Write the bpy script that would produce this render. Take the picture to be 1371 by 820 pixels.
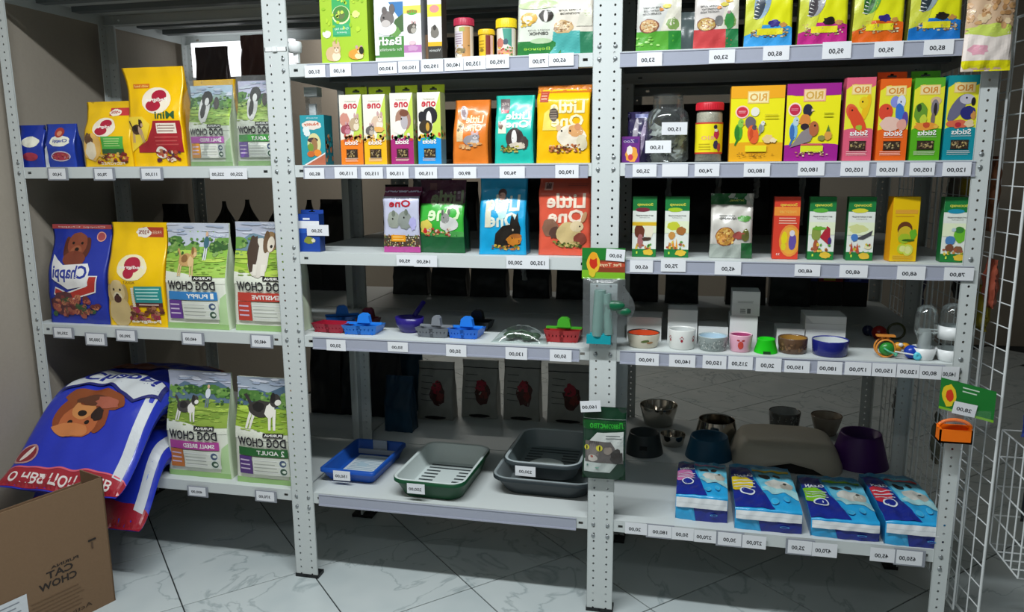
import bpy, math, random
from mathutils import Vector, Matrix
from mathutils.geometry import tessellate_polygon
PI = math.pi; sin = math.sin; cos = math.cos
for o in list(bpy.data.objects): bpy.data.objects.remove(o)
SC = bpy.context.scene
COL = SC.collection

# ---------------------------------------------------------------- camera
cd = bpy.data.cameras.new('camera'); cam = bpy.data.objects.new('camera', cd); COL.objects.link(cam)
cd.sensor_fit = 'HORIZONTAL'; cd.sensor_width = 36.0; cd.lens = 36.0 * 1030.23 / 1371.0
cd.clip_start = 0.05
_p, _r, _y = math.radians(90 - 10.3643), math.radians(-0.40258), math.radians(12.66797)
cam.matrix_world = Matrix.Translation((1.2236, -2.2157, 1.3847)) @ Matrix.Rotation(_y, 4, 'Z') @ Matrix.Rotation(_p, 4, 'X') @ Matrix.Rotation(_r, 4, 'Z')
SC.camera = cam

# ---------------------------------------------------------------- world, lamps, exposure
w = bpy.data.worlds.new('world'); SC.world = w; w.use_nodes = True
w.node_tree.nodes['Background'].inputs[0].default_value = (0.8, 0.9, 1.0, 1)
w.node_tree.nodes['Background'].inputs[1].default_value = 0.035
def area(name, loc, sx, sy, power, col=(0.93, 0.98, 1.0), rot=(0, 0, 0)):
    l = bpy.data.lights.new(name, 'AREA'); l.shape = 'RECTANGLE'; l.size = sx; l.size_y = sy
    l.energy = power; l.color = col
    o = bpy.data.objects.new(name, l); COL.objects.link(o); o.location = loc; o.rotation_euler = rot
    return o
area('ceiling_lamp_aisle', (0.65, -1.02, 2.50), 1.9, 0.10, 60)
area('ceiling_lamp_shop', (0.4, -2.9, 2.72), 2.4, 0.10, 12)
area('ceiling_lamp_rear', (2.0, 2.9, 2.72), 1.5, 0.10, 3.5)
area('fill_lamp_rear_left', (-0.50, 2.9, 2.6), 0.7, 0.10, 15, (1.0, .95, .88))  # added unseen lamp that brightens the left wall behind the racks
SC.view_settings.view_transform = 'Standard'; SC.view_settings.look = 'None'
SC.view_settings.exposure = 0.0; SC.view_settings.gamma = 1.0
SC.view_settings.use_curve_mapping = False

# ---------------------------------------------------------------- helpers
def lin(c):
    if isinstance(c, str):
        c = c.lstrip('#'); c = tuple(int(c[i:i+2], 16) / 255 for i in (0, 2, 4))
    return tuple((x / 12.92 if x <= 0.04045 else ((x + 0.055) / 1.055) ** 2.4) for x in c[:3]) + (1.0,)
MATS = {}
def mat(name, color=None, rough=0.5, metal=0.0, bump=0.0, bscale=60.0, var=0.0, coat=0.0, trans=0.0, alpha=1.0, ior=1.45, emit=0):
    """principled material; colour None = read the printed colours stored on the mesh"""
    if name in MATS: return MATS[name]
    m = bpy.data.materials.new(name); m.use_nodes = True; nt = m.node_tree; N = nt.nodes; L = nt.links
    b = N['Principled BSDF']
    b.inputs['Roughness'].default_value = rough; b.inputs['Metallic'].default_value = metal
    b.inputs['Coat Weight'].default_value = coat; b.inputs['Coat Roughness'].default_value = 0.12
    b.inputs['Transmission Weight'].default_value = trans; b.inputs['IOR'].default_value = ior
    b.inputs['Alpha'].default_value = alpha
    tc = N.new('ShaderNodeTexCoord')
    nz = N.new('ShaderNodeTexNoise'); nz.inputs['Scale'].default_value = bscale; nz.inputs['Detail'].default_value = 4
    L.new(tc.outputs['Object'], nz.inputs['Vector'])
    mr = N.new('ShaderNodeMapRange'); mr.inputs[3].default_value = 1 - var; mr.inputs[4].default_value = 1 + var
    L.new(nz.outputs['Fac'], mr.inputs[0])
    mx = N.new('ShaderNodeMix'); mx.data_type = 'RGBA'; mx.blend_type = 'MULTIPLY'; mx.inputs[0].default_value = 1.0
    if color is None:
        a = N.new('ShaderNodeAttribute'); a.attribute_name = 'Col'; L.new(a.outputs['Color'], mx.inputs[6])
    else:
        mx.inputs[6].default_value = lin(color)
    L.new(mr.outputs[0], mx.inputs[7]); L.new(mx.outputs[2], b.inputs['Base Color'])
    if bump > 0:
        bp = N.new('ShaderNodeBump'); bp.inputs['Strength'].default_value = bump; bp.inputs['Distance'].default_value = 0.004
        L.new(nz.outputs['Fac'], bp.inputs['Height']); L.new(bp.outputs[0], b.inputs['Normal'])
    MATS[name] = m
    return m
def film_mat(name, tint=(0.95, 0.97, 0.98), op=0.06, rough=0.12, bs=0.7):
    """thin clear plastic film: mostly see-through, glossy"""
    if name in MATS: return MATS[name]
    m = bpy.data.materials.new(name); m.use_nodes = True; nt = m.node_tree; N = nt.nodes; L = nt.links
    N.remove(N['Principled BSDF']); out = N['Material Output']
    t = N.new('ShaderNodeBsdfTransparent'); t.inputs[0].default_value = tint + (1,)
    d = N.new('ShaderNodeBsdfDiffuse'); d.inputs[0].default_value = (0.8, 0.85, 0.86, 1)
    g = N.new('ShaderNodeBsdfGlossy'); g.inputs[0].default_value = (1, 1, 1, 1); g.inputs[1].default_value = rough
    fr = N.new('ShaderNodeFresnel'); fr.inputs[0].default_value = 1.5
    nz = N.new('ShaderNodeTexNoise'); nz.inputs['Scale'].default_value = 45; nz.inputs['Detail'].default_value = 3
    tc = N.new('ShaderNodeTexCoord'); L.new(tc.outputs['Object'], nz.inputs['Vector'])
    bp = N.new('ShaderNodeBump'); bp.inputs['Strength'].default_value = bs; bp.inputs['Distance'].default_value = 0.006
    L.new(nz.outputs['Fac'], bp.inputs['Height']); L.new(bp.outputs[0], g.inputs['Normal']); L.new(bp.outputs[0], fr.inputs['Normal'])
    m1 = N.new('ShaderNodeMixShader'); m1.inputs[0].default_value = op
    L.new(t.outputs[0], m1.inputs[1]); L.new(d.outputs[0], m1.inputs[2])
    ad = N.new('ShaderNodeMath'); ad.operation = 'MULTIPLY_ADD'; ad.inputs[1].default_value = 0.45; ad.inputs[2].default_value = 0.015; L.new(fr.outputs[0], ad.inputs[0])
    m2 = N.new('ShaderNodeMixShader'); L.new(ad.outputs[0], m2.inputs[0]); L.new(m1.outputs[0], m2.inputs[1]); L.new(g.outputs[0], m2.inputs[2])
    L.new(m2.outputs[0], out.inputs['Surface'])
    MATS[name] = m
    return m

class Mesh:
    """collects faces, each with a colour and a material slot"""
    def __init__(s, *mats):
        s.v = []; s.f = []; s.c = []; s.mi = []; s.mats = list(mats); s.sm = []
    def face(s, pts, col=(1, 1, 1, 1), mi=0, smooth=False):
        i = len(s.v); s.v.extend([tuple(p) for p in pts]); s.f.append(tuple(range(i, i + len(pts)))); s.c.append(col); s.mi.append(mi); s.sm.append(smooth)
    def idx(s, vs, fs, col=(1, 1, 1, 1), mi=0, smooth=True):
        i = len(s.v); s.v.extend([tuple(p) for p in vs])
        for k, f in enumerate(fs):
            s.f.append(tuple(i + j for j in f)); s.c.append(col[k] if isinstance(col, list) else col); s.mi.append(mi); s.sm.append(smooth)
    def box(s, x0, x1, y0, y1, z0, z1, col=(1, 1, 1, 1), mi=0, taper=1.0):
        cx, cy = (x0 + x1) / 2, (y0 + y1) / 2
        P = []
        for z, t in ((z0, 1.0), (z1, taper)):
            for (x, y) in ((x0, y0), (x1, y0), (x1, y1), (x0, y1)):
                P.append((cx + (x - cx) * t, cy + (y - cy) * t, z))
        s.idx(P, [(0, 3, 2, 1), (4, 5, 6, 7), (0, 1, 5, 4), (1, 2, 6, 5), (2, 3, 7, 6), (3, 0, 4, 7)], col, mi, False)
    def tube(s, a, b, r, n=8, col=(1, 1, 1, 1), mi=0, r2=None, cap=True):
        a = Vector(a); b = Vector(b); d = (b - a).normalized(); u = d.orthogonal().normalized(); v = d.cross(u)
        r2 = r if r2 is None else r2
        V = [a + (u * cos(2*PI*k/n) + v * sin(2*PI*k/n)) * r for k in range(n)] + [b + (u * cos(2*PI*k/n) + v * sin(2*PI*k/n)) * r2 for k in range(n)]
        F = [(k, (k+1) % n, n + (k+1) % n, n + k) for k in range(n)]
        s.idx(V, F, col, mi, True)
        if cap: s.face(V[:n][::-1], col, mi); s.face(V[n:], col, mi)
    def path(s, pts, r, n=6, col=(1, 1, 1, 1), mi=0):
        for a, b in zip(pts[:-1], pts[1:]): s.tube(a, b, r, n, col, mi)
    def lathe(s, prof, n=32, c=(0, 0, 0), col=(1, 1, 1, 1), mi=0, sx=1, sy=1, smooth=True):
        """prof = [(r, z), ...] or [(r, z, colour), ...]"""
        V = []
        for p in prof:
            for k in range(n):
                a = 2 * PI * k / n; V.append((c[0] + p[0] * cos(a) * sx, c[1] + p[0] * sin(a) * sy, c[2] + p[1]))
        F = []; Cc = []
        for i in range(len(prof) - 1):
            for k in range(n):
                F.append((i*n + k, i*n + (k+1) % n, (i+1)*n + (k+1) % n, (i+1)*n + k))
                Cc.append(prof[i][2] if len(prof[i]) > 2 else col)
        s.idx(V, F, Cc, mi, smooth)
    def blob(s, c, rx, ry, rz, col=(1, 1, 1, 1), mi=0, n=12, m=8, jit=0.0, rnd=None):
        V = []; F = []
        for i in range(m + 1):
            t = PI * i / m
            for k in range(n):
                a = 2 * PI * k / n; j = 1 + (rnd.uniform(-jit, jit) if rnd else 0)
                V.append((c[0] + rx * sin(t) * cos(a) * j, c[1] + ry * sin(t) * sin(a) * j, c[2] + rz * cos(t)))
        for i in range(m):
            for k in range(n): F.append((i*n + k, (i+1)*n + k, (i+1)*n + (k+1) % n, i*n + (k+1) % n))
        s.idx(V, F, col, mi, True)
    def mesh(s, name, merge=False):
        me = bpy.data.meshes.new(name); me.from_pydata(s.v, [], s.f)
        for m in s.mats: me.materials.append(m)
        me.polygons.foreach_set('material_index', s.mi)
        me.polygons.foreach_set('use_smooth', s.sm)
        ca = me.color_attributes.new('Col', 'FLOAT_COLOR', 'CORNER')
        buf = []
        for f, c in zip(s.f, s.c):
            buf.extend(list(c[:4]) * len(f))
        ca.data.foreach_set('color', buf)
        me.update()
        return me
    def obj(s, name, parent=None, loc=(0, 0, 0), rot=(0, 0, 0), label=None, cat=None, group=None, kind=None):
        o = bpy.data.objects.new(name, s.mesh(name)); COL.objects.link(o); o.location = loc; o.rotation_euler = rot
        if parent: o.parent = parent
        tag(o, label, cat, group, kind)
        return o
def tag(o, label=None, cat=None, group=None, kind=None):
    if label: o['label'] = label
    if cat: o['category'] = cat
    if group: o['group'] = group
    if kind: o['kind'] = kind
    return o
def empty(name, loc, rot=(0, 0, 0), label=None, cat=None, group=None):
    o = bpy.data.objects.new(name, None); o.empty_display_size = 0.05; COL.objects.link(o)
    o.location = loc; o.rotation_euler = rot
    return tag(o, label, cat, group)
def put(name, me, parent=None, loc=(0, 0, 0), rot=(0, 0, 0), **k):
    o = bpy.data.objects.new(name, me); COL.objects.link(o); o.location = loc; o.rotation_euler = rot
    if parent: o.parent = parent
    return tag(o, **k)

# ---------------------------------------------------------------- printed art (flat print on packages)
_gl = {}
def glyphs(txt, bold=False):
    k = (txt, bold)
    if k in _gl: return _gl[k]
    c = bpy.data.curves.new('t', 'FONT'); c.body = txt; c.size = 1.0; c.resolution_u = 2
    if bold: c.offset = 0.025
    o = bpy.data.objects.new('t', c); COL.objects.link(o)
    dg = bpy.context.evaluated_depsgraph_get(); oe = o.evaluated_get(dg); me = oe.to_mesh(); me.calc_loop_triangles()
    V = [(v.co.x, v.co.y) for v in me.vertices]
    T = [[V[i] for i in t.vertices] for t in me.loop_triangles]
    oe.to_mesh_clear(); bpy.data.objects.remove(o); bpy.data.curves.remove(c)
    if T:
        xs = [p[0] for t in T for p in t]; ys = [p[1] for t in T for p in t]
        x0, x1, y0, y1 = min(xs), max(xs), min(ys), max(ys)
        sx = max(x1 - x0, 1e-6); sy = max(y1 - y0, 1e-6)
        T = [[((p[0] - x0) / sx, (p[1] - y0) / sy) for p in t] for t in T]
    _gl[k] = T
    return T
class Art:
    """layered flat shapes in fractional coordinates: x 0..1 left to right, y 0..1 bottom to top"""
    def __init__(s, seed=0): s.L = []; s.r = random.Random(seed)
    def poly(s, pts, col, same=False):
        if len(pts) > 4 or True:
            t = tessellate_polygon([[Vector((p[0], p[1], 0)) for p in pts]])
            T = [[pts[i] for i in f] for f in t]
        s.tris(T, col, same)
    def tris(s, T, col, same=False):
        c = lin(col)
        if same and s.L: s.L[-1].append((T, c))
        else: s.L.append([(T, c)])
    def rect(s, x0, y0, x1, y1, col, same=False, sk=0): s.poly([(x0, y0), (x1, y0), (x1 + sk, y1), (x0 + sk, y1)], col, same)
    def ell(s, cx, cy, rx, ry, col, same=False, rot=0, n=18, jit=0):
        P = []
        for k in range(n):
            a = 2 * PI * k / n; j = 1 + s.r.uniform(-jit, jit)
            x, y = rx * cos(a) * j, ry * sin(a) * j
            P.append((cx + x * cos(rot) - y * sin(rot) * rx / max(ry, 1e-6) * 1.0 if False else cx + x * cos(rot) - y * sin(rot), cy + x * sin(rot) + y * cos(rot)))
        s.poly(P, col, same)
    def squash(s, k):
        s.L = [[([[(p[0], p[1] * k) for p in t] for t in T], c) for T, c in g] for g in s.L]; return s
    def text(s, txt, cx, y, w, h, col, mirror=True, vflip=False, bold=False, outline=None, same=False):
        T = glyphs(txt, bold)
        def mp(p):
            u = (1 - p[0]) if mirror else p[0]; v = (1 - p[1]) if vflip else p[1]
            return (cx + (u - 0.5) * w, y + v * h)
        if outline:
            s.rect(cx - w * 0.54, y - h * 0.16, cx + w * 0.54, y + h * 1.16, outline)
        s.tris([[mp(p) for p in t] for t in T], col, same)
    def speck(s, x0, y0, x1, y1, cols, n, rx, ry):
        first = True
        for c in cols:
            for k in range(max(1, n // len(cols))):
                s.ell(s.r.uniform(x0, x1), s.r.uniform(y0, y1), rx * s.r.uniform(.6, 1.2), ry * s.r.uniform(.6, 1.2), c, same=not first, n=6, rot=0, jit=.2)
                first = False
    def lines(s, x0, x1, y0, y1, n, col, th=0.35):
        dy = (y1 - y0) / n
        for k in range(n):
            s.rect(x0, y0 + dy * (k + (1 - th) / 2), x1 - (x1 - x0) * s.r.uniform(0, .12), y0 + dy * (k + (1 + th) / 2), col, same=k > 0)
    # ---- creatures, loosely drawn as coloured patches
    def bird(s, cx, cy, w, h, body, head, wing, d=1, beak='#d8a040', cheek=None):
        s.ell(cx - d * w * .06, cy - h * .08, w * .26, h * .33, body)
        s.poly([(cx - d * w * .10, cy - h * .25), (cx + d * w * .05, cy - h * .3), (cx - d * w * .22, cy - h * .62), (cx - d * w * .3, cy - h * .58)], wing)
        s.ell(cx - d * w * .14, cy - h * .12, w * .15, h * .28, wing)
        s.ell(cx + d * w * .08, cy + h * .27, w * .19, h * .17, head)
        if cheek: s.ell(cx + d * w * .14, cy + h * .24, w * .08, h * .07, cheek)
        s.poly([(cx + d * w * .24, cy + h * .32), (cx + d * w * .36, cy + h * .2), (cx + d * w * .22, cy + h * .2)], beak)
        s.ell(cx + d * w * .13, cy + h * .31, w * .03, h * .025, '#151515')
    def rodent(s, cx, cy, w, h, fur, belly, ear='#c9a0a0', d=1, eye='#101010', dark=None):
        s.ell(cx, cy - h * .08, w * .45, h * .34, fur, jit=.05)
        s.ell(cx + d * w * .18, cy - h * .2, w * .25, h * .2, belly, jit=.06)
        s.ell(cx + d * w * .2, cy + h * .16, w * .26, h * .22, dark or fur)
        s.ell(cx + d * w * .06, cy + h * .38, w * .08, h * .12, ear); s.ell(cx + d * w * .33, cy + h * .36, w * .08, h * .12, ear, same=True)
        s.ell(cx + d * w * .22, cy + h * .08, w * .13, h * .1, belly)
        s.ell(cx + d * w * .12, cy + h * .2, w * .03, h * .03, eye); s.ell(cx + d * w * .3, cy + h * .2, w * .03, h * .03, eye, same=True)
        s.ell(cx + d * w * .22, cy + h * .1, w * .03, h * .025, '#a06060')
    def rabbit(s, cx, cy, w, h, fur, belly, ear, d=1):
        s.poly([(cx + d * w * .05, cy + h * .2), (cx + d * w * .12, cy + h * .62), (cx + d * w * .22, cy + h * .25)], ear)
        s.poly([(cx + d * w * .18, cy + h * .2), (cx + d * w * .34, cy + h * .6), (cx + d * w * .34, cy + h * .2)], fur)
        s.rodent(cx, cy, w, h * .95, fur, belly, fur, d)
    def doghead(s, cx, cy, w, h, fur, dark, muzzle, up=1, ears=None):
        ears = ears or dark
        s.ell(cx - w * .38, cy - up * h * .02, w * .15, h * .36, ears, jit=.06); s.ell(cx + w * .38, cy - up * h * .02, w * .15, h * .36, ears, same=True, jit=.06)
        s.ell(cx, cy + up * h * .08, w * .38, h * .42, fur, jit=.03)
        s.ell(cx, cy - up * h * .2, w * .24, h * .24, muzzle, jit=.04)
        s.ell(cx, cy - up * h * .1, w * .09, h * .07, '#20140f')
        s.ell(cx - w * .17, cy + up * h * .12, w * .05, h * .05, '#20140f'); s.ell(cx + w * .17, cy + up * h * .12, w * .05, h * .05, '#20140f', same=True)
        s.ell(cx, cy - up * h * .33, w * .12, h * .05, dark)
    def dog(s, cx, cy, w, h, fur, light, dark, d=1):
        for lx in (-.3, -.2, .18, .3): s.poly([(cx + d*w*lx, cy), (cx + d*w*(lx+.09), cy), (cx + d*w*(lx+.06+.08*(1 if lx > 0 else -1)), cy - h*.5), (cx + d*w*(lx+.0+.08*(1 if lx > 0 else -1)), cy - h*.5)], light, same=lx != -.3)
        s.ell(cx, cy, w * .36, h * .2, fur, jit=.06)
        s.ell(cx - d*w*.08, cy + h*.04, w * .16, h * .12, dark, jit=.1)
        s.ell(cx + d*w*.24, cy - h*.04, w * .13, h * .18, light, jit=.1)
        s.poly([(cx - d*w*.3, cy + h*.05), (cx - d*w*.5, cy + h*.32), (cx - d*w*.42, cy + h*.36), (cx - d*w*.26, cy + h*.12)], fur)
        s.ell(cx + d*w*.34, cy + h*.22, w * .14, h * .16, fur, jit=.04)
        s.ell(cx + d*w*.28, cy + h*.28, w * .06, h * .13, dark, rot=.3)
        s.ell(cx + d*w*.42, cy + h*.17, w * .08, h * .07, light)
    def person(s, cx, cy, w, h, top, legs, skin='#d8b090'):
        s.rect(cx - w*.16, cy - h*.5, cx - w*.02, cy, legs); s.rect(cx + w*.04, cy - h*.5, cx + w*.18, cy, legs, same=True)
        s.ell(cx, cy + h*.12, w*.26, h*.22, top); s.ell(cx, cy + h*.42, w*.13, h*.09, skin)

def clip(G, ymax=1.0):
    """keep the part of a polygon inside 0..1 across and 0..ymax up"""
    if all(-1e-6 <= p[0] <= 1.000001 and -1e-6 <= p[1] <= ymax + 1e-6 for p in G): return G
    for ax, lim, sg in ((0, 0.0, 1), (0, 1.0, -1), (1, 0.0, 1), (1, ymax, -1)):
        out = []
        for k in range(len(G)):
            p, q = G[k - 1], G[k]; ip = (p[ax] - lim) * sg >= 0; iq = (q[ax] - lim) * sg >= 0
            if ip != iq:
                t = (lim - p[ax]) / (q[ax] - p[ax]); out.append((p[0] + (q[0]-p[0])*t, p[1] + (q[1]-p[1])*t))
            if iq: out.append(tuple(q))
        G = out
        if len(G) < 3: return []
    return G
def put_art(M, art, P, edge=0.010, off=0.0006, step=0.00016, mi=0, W=1, H=1, ymax=1.0):
    """lay the art on a surface: P(x, y, lift) gives the 3-D point"""
    for li, grp in enumerate(art.L):
        lift = off + step * li
        for T, c in grp:
            st = [list(t) for t in T]
            while st:
                a, b, d = st.pop()
                if edge:
                    e = [((a[0]-b[0])*W)**2 + ((a[1]-b[1])*H)**2, ((b[0]-d[0])*W)**2 + ((b[1]-d[1])*H)**2, ((d[0]-a[0])*W)**2 + ((d[1]-a[1])*H)**2]
                    m = max(e)
                    if m > edge * edge:
                        k = e.index(m)
                        if k == 1: a, b, d = b, d, a
                        elif k == 2: a, b, d = d, a, b
                        q = ((a[0]+b[0])/2, (a[1]+b[1])/2)
                        st.append([a, q, d]); st.append([q, b, d]); continue
                ar = (b[0]-a[0])*(d[1]-a[1]) - (b[1]-a[1])*(d[0]-a[0])
                if abs(ar) < 1e-9: continue
                if ar < 0: b, d = d, b
                G = clip([a, b, d], ymax)
                if len(G) >= 3: M.face([P(q[0], q[1], lift) for q in G], c, mi, bool(edge))
# ---------------------------------------------------------------- room shell
m_wall = mat('painted_wall', '#a0978a', .8, bump=.15, bscale=90, var=.05)
m_ceil = mat('ceiling_paint', '#dcdedc', .9)
def slab(name, x0, x1, y0, y1, z0, z1, m):
    M = Mesh(m); M.box(x0, x1, y0, y1, z0, z1); return M.obj(name, kind='structure')
slab('wall_left', -1.12, -1.03, -4.2, 4.3, 0, 2.8, m_wall)
slab('wall_back', -1.12, 5.1, 4.2, 4.3, 0, 2.8, m_wall)
slab('wall_right', 5.0, 5.1, -4.2, 4.2, 0, 2.8, m_wall)
slab('wall_front', -1.12, 5.1, -4.3, -4.2, 0, 2.8, mat('shop_wall', '#b8b6b0', .8))
slab('ceiling', -1.12, 5.1, -4.3, 4.3, 2.8, 2.9, m_ceil)
# floor: marble tiles laid on the diagonal over a dark grout bed
m_grout = mat('grout', '#2b2f30', .9)
fl = slab('floor', -1.12, 5.1, -4.3, 4.3, -0.06, -0.004, m_grout)
def tile_mat():
    m = bpy.data.materials.new('marble_tile'); m.use_nodes = True; nt = m.node_tree; N = nt.nodes; L = nt.links; b = N['Principled BSDF']
    b.inputs['Roughness'].default_value = .26
    tc = N.new('ShaderNodeTexCoord'); oi = N.new('ShaderNodeObjectInfo')
    mp = N.new('ShaderNodeVectorMath'); mp.operation = 'MULTIPLY_ADD'
    cx = N.new('ShaderNodeCombineXYZ'); L.new(oi.outputs['Random'], cx.inputs[0]); L.new(oi.outputs['Random'], cx.inputs[2])
    L.new(tc.outputs['Object'], mp.inputs[0]); mp.inputs[1].default_value = (1, 1, 1)
    sc = N.new('ShaderNodeVectorMath'); sc.operation = 'SCALE'; sc.inputs['Scale'].default_value = 37; L.new(cx.outputs[0], sc.inputs[0]); L.new(sc.outputs[0], mp.inputs[2])
    n1 = N.new('ShaderNodeTexNoise'); n1.inputs['Scale'].default_value = 1.7; n1.inputs['Detail'].default_value = 7; n1.inputs['Distortion'].default_value = 1.6
    L.new(mp.outputs[0], n1.inputs['Vector'])
    ab = N.new('ShaderNodeMath'); ab.operation = 'SUBTRACT'; ab.inputs[1].default_value = .5; L.new(n1.outputs['Fac'], ab.inputs[0])
    a2 = N.new('ShaderNodeMath'); a2.operation = 'ABSOLUTE'; L.new(ab.outputs[0], a2.inputs[0])
    rp = N.new('ShaderNodeValToRGB'); rp.color_ramp.elements[0].position = 0; rp.color_ramp.elements[0].color = lin('#a6b0b1')
    rp.color_ramp.elements[1].position = .012; rp.color_ramp.elements[1].color = lin('#c4cccc')
    L.new(a2.outputs[0], rp.inputs[0])
    n2 = N.new('ShaderNodeTexNoise'); n2.inputs['Scale'].default_value = 5; L.new(mp.outputs[0], n2.inputs['Vector'])
    r2 = N.new('ShaderNodeValToRGB'); r2.color_ramp.elements[0].color = (.90, .92, .93, 1); r2.color_ramp.elements[0].position = .35; r2.color_ramp.elements[1].color = (1, 1, 1, 1); r2.color_ramp.elements[1].position = .6
    L.new(n2.outputs['Fac'], r2.inputs[0])
    mx = N.new('ShaderNodeMix'); mx.data_type = 'RGBA'; mx.blend_type = 'MULTIPLY'; mx.inputs[0].default_value = 1
    L.new(rp.outputs[0], mx.inputs[6]); L.new(r2.outputs[0], mx.inputs[7]); L.new(mx.outputs[2], b.inputs['Base Color'])
    return m
T_ = .4155; M = Mesh(tile_mat()); g = .0022; h = T_ / 2 - g
M.idx([(-h, -h, -.004), (h, -h, -.004), (h, h, -.004), (-h, h, -.004), (-h, -h, -.0006), (h, -h, -.0006), (h, h, -.0006), (-h, h, -.0006),
       (-h+.0012, -h+.0012, 0), (h-.0012, -h+.0012, 0), (h-.0012, h-.0012, 0), (-h+.0012, h-.0012, 0)],
      [(0, 1, 5, 4), (1, 2, 6, 5), (2, 3, 7, 6), (3, 0, 4, 7), (4, 5, 9, 8), (5, 6, 10, 9), (6, 7, 11, 10), (7, 4, 8, 11), (8, 9, 10, 11)], smooth=False)
tme = M.mesh('tile')
R2 = math.sqrt(.5)
for i in range(-9, 16):
    for j in range(-12, 14):
        u = .022 + T_ * (i + .5); v = .047 + T_ * (j + .5)     # u = (x+y)/sqrt2, v = (y-x)/sqrt2
        x = (u - v) * R2; y = (u + v) * R2
        if -1.0 < x < 3.6 and -1.6 < y < 3.9:
            put('tile', tme, fl, (x, y, 0), (0, 0, PI / 4))

# ---------------------------------------------------------------- steel shelving
m_steel = mat('white_steel', '#c9cfce', .58, bump=.03, bscale=300, var=.03)
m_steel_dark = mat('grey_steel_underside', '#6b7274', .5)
m_bolt = mat('bolt_steel', '#9aa0a2', .35, metal=.6)
m_foot = mat('black_plastic_foot', '#15181a', .5)
m_rail = mat('lilac_price_rail', '#a3a7b6', .3, var=.03)
PH = 2.25; PW = .040; PITCH = .025
def post_mesh(sx, sy):
    """angle post with a real hole every 25 mm; web along x (sx side) and along y (sy side)"""
    M = Mesh(m_steel, m_foot)
    n = int(PH / PITCH); oc = [(.0032 * cos(PI/8 + k*PI/4), .0036 * sin(PI/8 + k*PI/4)) for k in range(8)]
    for web in (0, 1):
        for k in range(n):
            z0 = k * PITCH; zc = z0 + PITCH / 2; a = .0; b = PW
            ring = [(b, z0), (b, zc), (b, z0+PITCH), ((a+b)/2, z0+PITCH), (a, z0+PITCH), (a, zc), (a, z0), ((a+b)/2, z0)]
            cc = (a + b) / 2
            hole = [(cc + .0032 * cos(-PI/4 + q*PI/4), zc + .0036 * sin(-PI/4 + q*PI/4)) for q in range(8)]
            for off in (0, .0016):
                P = [(sx * u, sy * off, z) if web == 0 else (sx * off, sy * u, z) for u, z in ring + hole]
                M.idx(P, [(q, (q+1) % 8, 8 + (q+1) % 8, 8 + q) for q in range(8)], smooth=False)
    # folded edges and foot
    for web in (0, 1):
        if web == 0: M.box(min(sx*PW, sx*(PW-.0016)), max(sx*PW, sx*(PW-.0016)), min(0, sy*.004), max(0, sy*.004), 0, PH)
        else: M.box(min(0, sx*.004), max(0, sx*.004), min(sy*PW, sy*(PW-.0016)), max(sy*PW, sy*(PW-.0016)), 0, PH)
    return M.mesh('post')
PM = {(a, b): post_mesh(a, b) for a in (1, -1) for b in (1, -1)}
def foot_mesh(sx, sy):
    M = Mesh(m_foot); x = sx * (PW + .002); y = sy * (PW + .002)
    M.box(min(-sx*.002, x), max(-sx*.002, x), min(-sy*.002, y), max(-sy*.002, y), 0, .012); return M.mesh('foot')
FM = {k: foot_mesh(*k) for k in PM}
M = Mesh(m_bolt); M.lathe([(.0062, 0), (.0062, .001), (.0045, .003), (.0001, .0035)], 10)
bolt_me = M.mesh('bolt'); bolt_me.transform(Matrix.Rotation(PI/2, 4, 'X'))
LIP = .038; DEP = .5
def shelf_mesh(W):
    M = Mesh(m_steel, m_steel_dark)
    t = .0012
    M.box(0.001, W - .001, 0.001, DEP - .001, -t, 0)                         # deck
    def lip(y):                                                     # lip with two slots
        xs = [0, .052, .066, W - .066, W - .052, W]; zs = [-LIP, -.022, -.014, 0]
        for i in range(5):
            for j in range(3):
                if j == 1 and i in (1, 3): continue
                for yy in (y, y + .0012): M.face([(xs[i], yy, zs[j]), (xs[i+1], yy, zs[j]), (xs[i+1], yy, zs[j+1]), (xs[i], yy, zs[j+1])])
    lip(0); lip(DEP - .0012)
    for y0, y1 in ((0.0, .018), (DEP - .018, DEP)): M.box(0.002, W - .002, y0, y1, -LIP, -LIP + .0012)
    M.box(0, .0012, 0, DEP, -LIP, 0); M.box(W - .0012, W, 0, DEP, -LIP, 0)
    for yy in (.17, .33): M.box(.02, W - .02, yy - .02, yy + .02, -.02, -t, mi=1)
    return M.mesh('shelf')
def unit(x, W, y, levels, label, rails=(), bolts=True):
    r = empty('shelving_unit', (x, y, 0), label=label, cat='shelving')
    for (px, sx) in ((0.0, 1), (W, -1)):
        for (py, sy) in ((-.002, 1), (DEP + .002, -1)):
            p = put('post', PM[(sx, sy)], r, (px, py, 0))
            put('foot', FM[(sx, sy)], p)
    sm = shelf_mesh(W - .004)
    for i, z in enumerate(levels):
        s = put('shelf', sm, r, (.002, 0, z))
        if bolts:
            for bx in (.020, W - .024):
                for bz in (-.018, -.055 if i == 0 else -.030 + .045):
                    put('bolt', bolt_me, s, (bx, -.002, bz))
        for (zz, a, b) in rails:
            if abs(zz - z) < .01:
                M = Mesh(m_rail)
                M.box(a, b, -.0034, -.0012, -LIP - .001, -.003); M.box(a, b, -.0065, -.0034, -LIP - .004, -LIP + .001); M.box(a, b, -.005, -.0034, -.005, -.003)
                M.obj('price_rail', s, (-.002, 0, 0), label='lilac grey plastic price rail clipped along the shelf lip')
    return r
L5 = [.311, .850, 1.119, 1.390, 1.690, 1.965]; L3 = [.313, .850, 1.389, 1.965]
unit(-1.0, 1.0, 0, L3, 'white perforated-post shelving unit on the left holding dog food')
unit(0.0, 1.0, 0, L5, 'white perforated-post shelving unit in the middle holding rodent food and litter trays',
     [(.311, .06, .925), (.85, .07, .93), (1.39, .07, .95), (1.69, .1, .92)])
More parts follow.
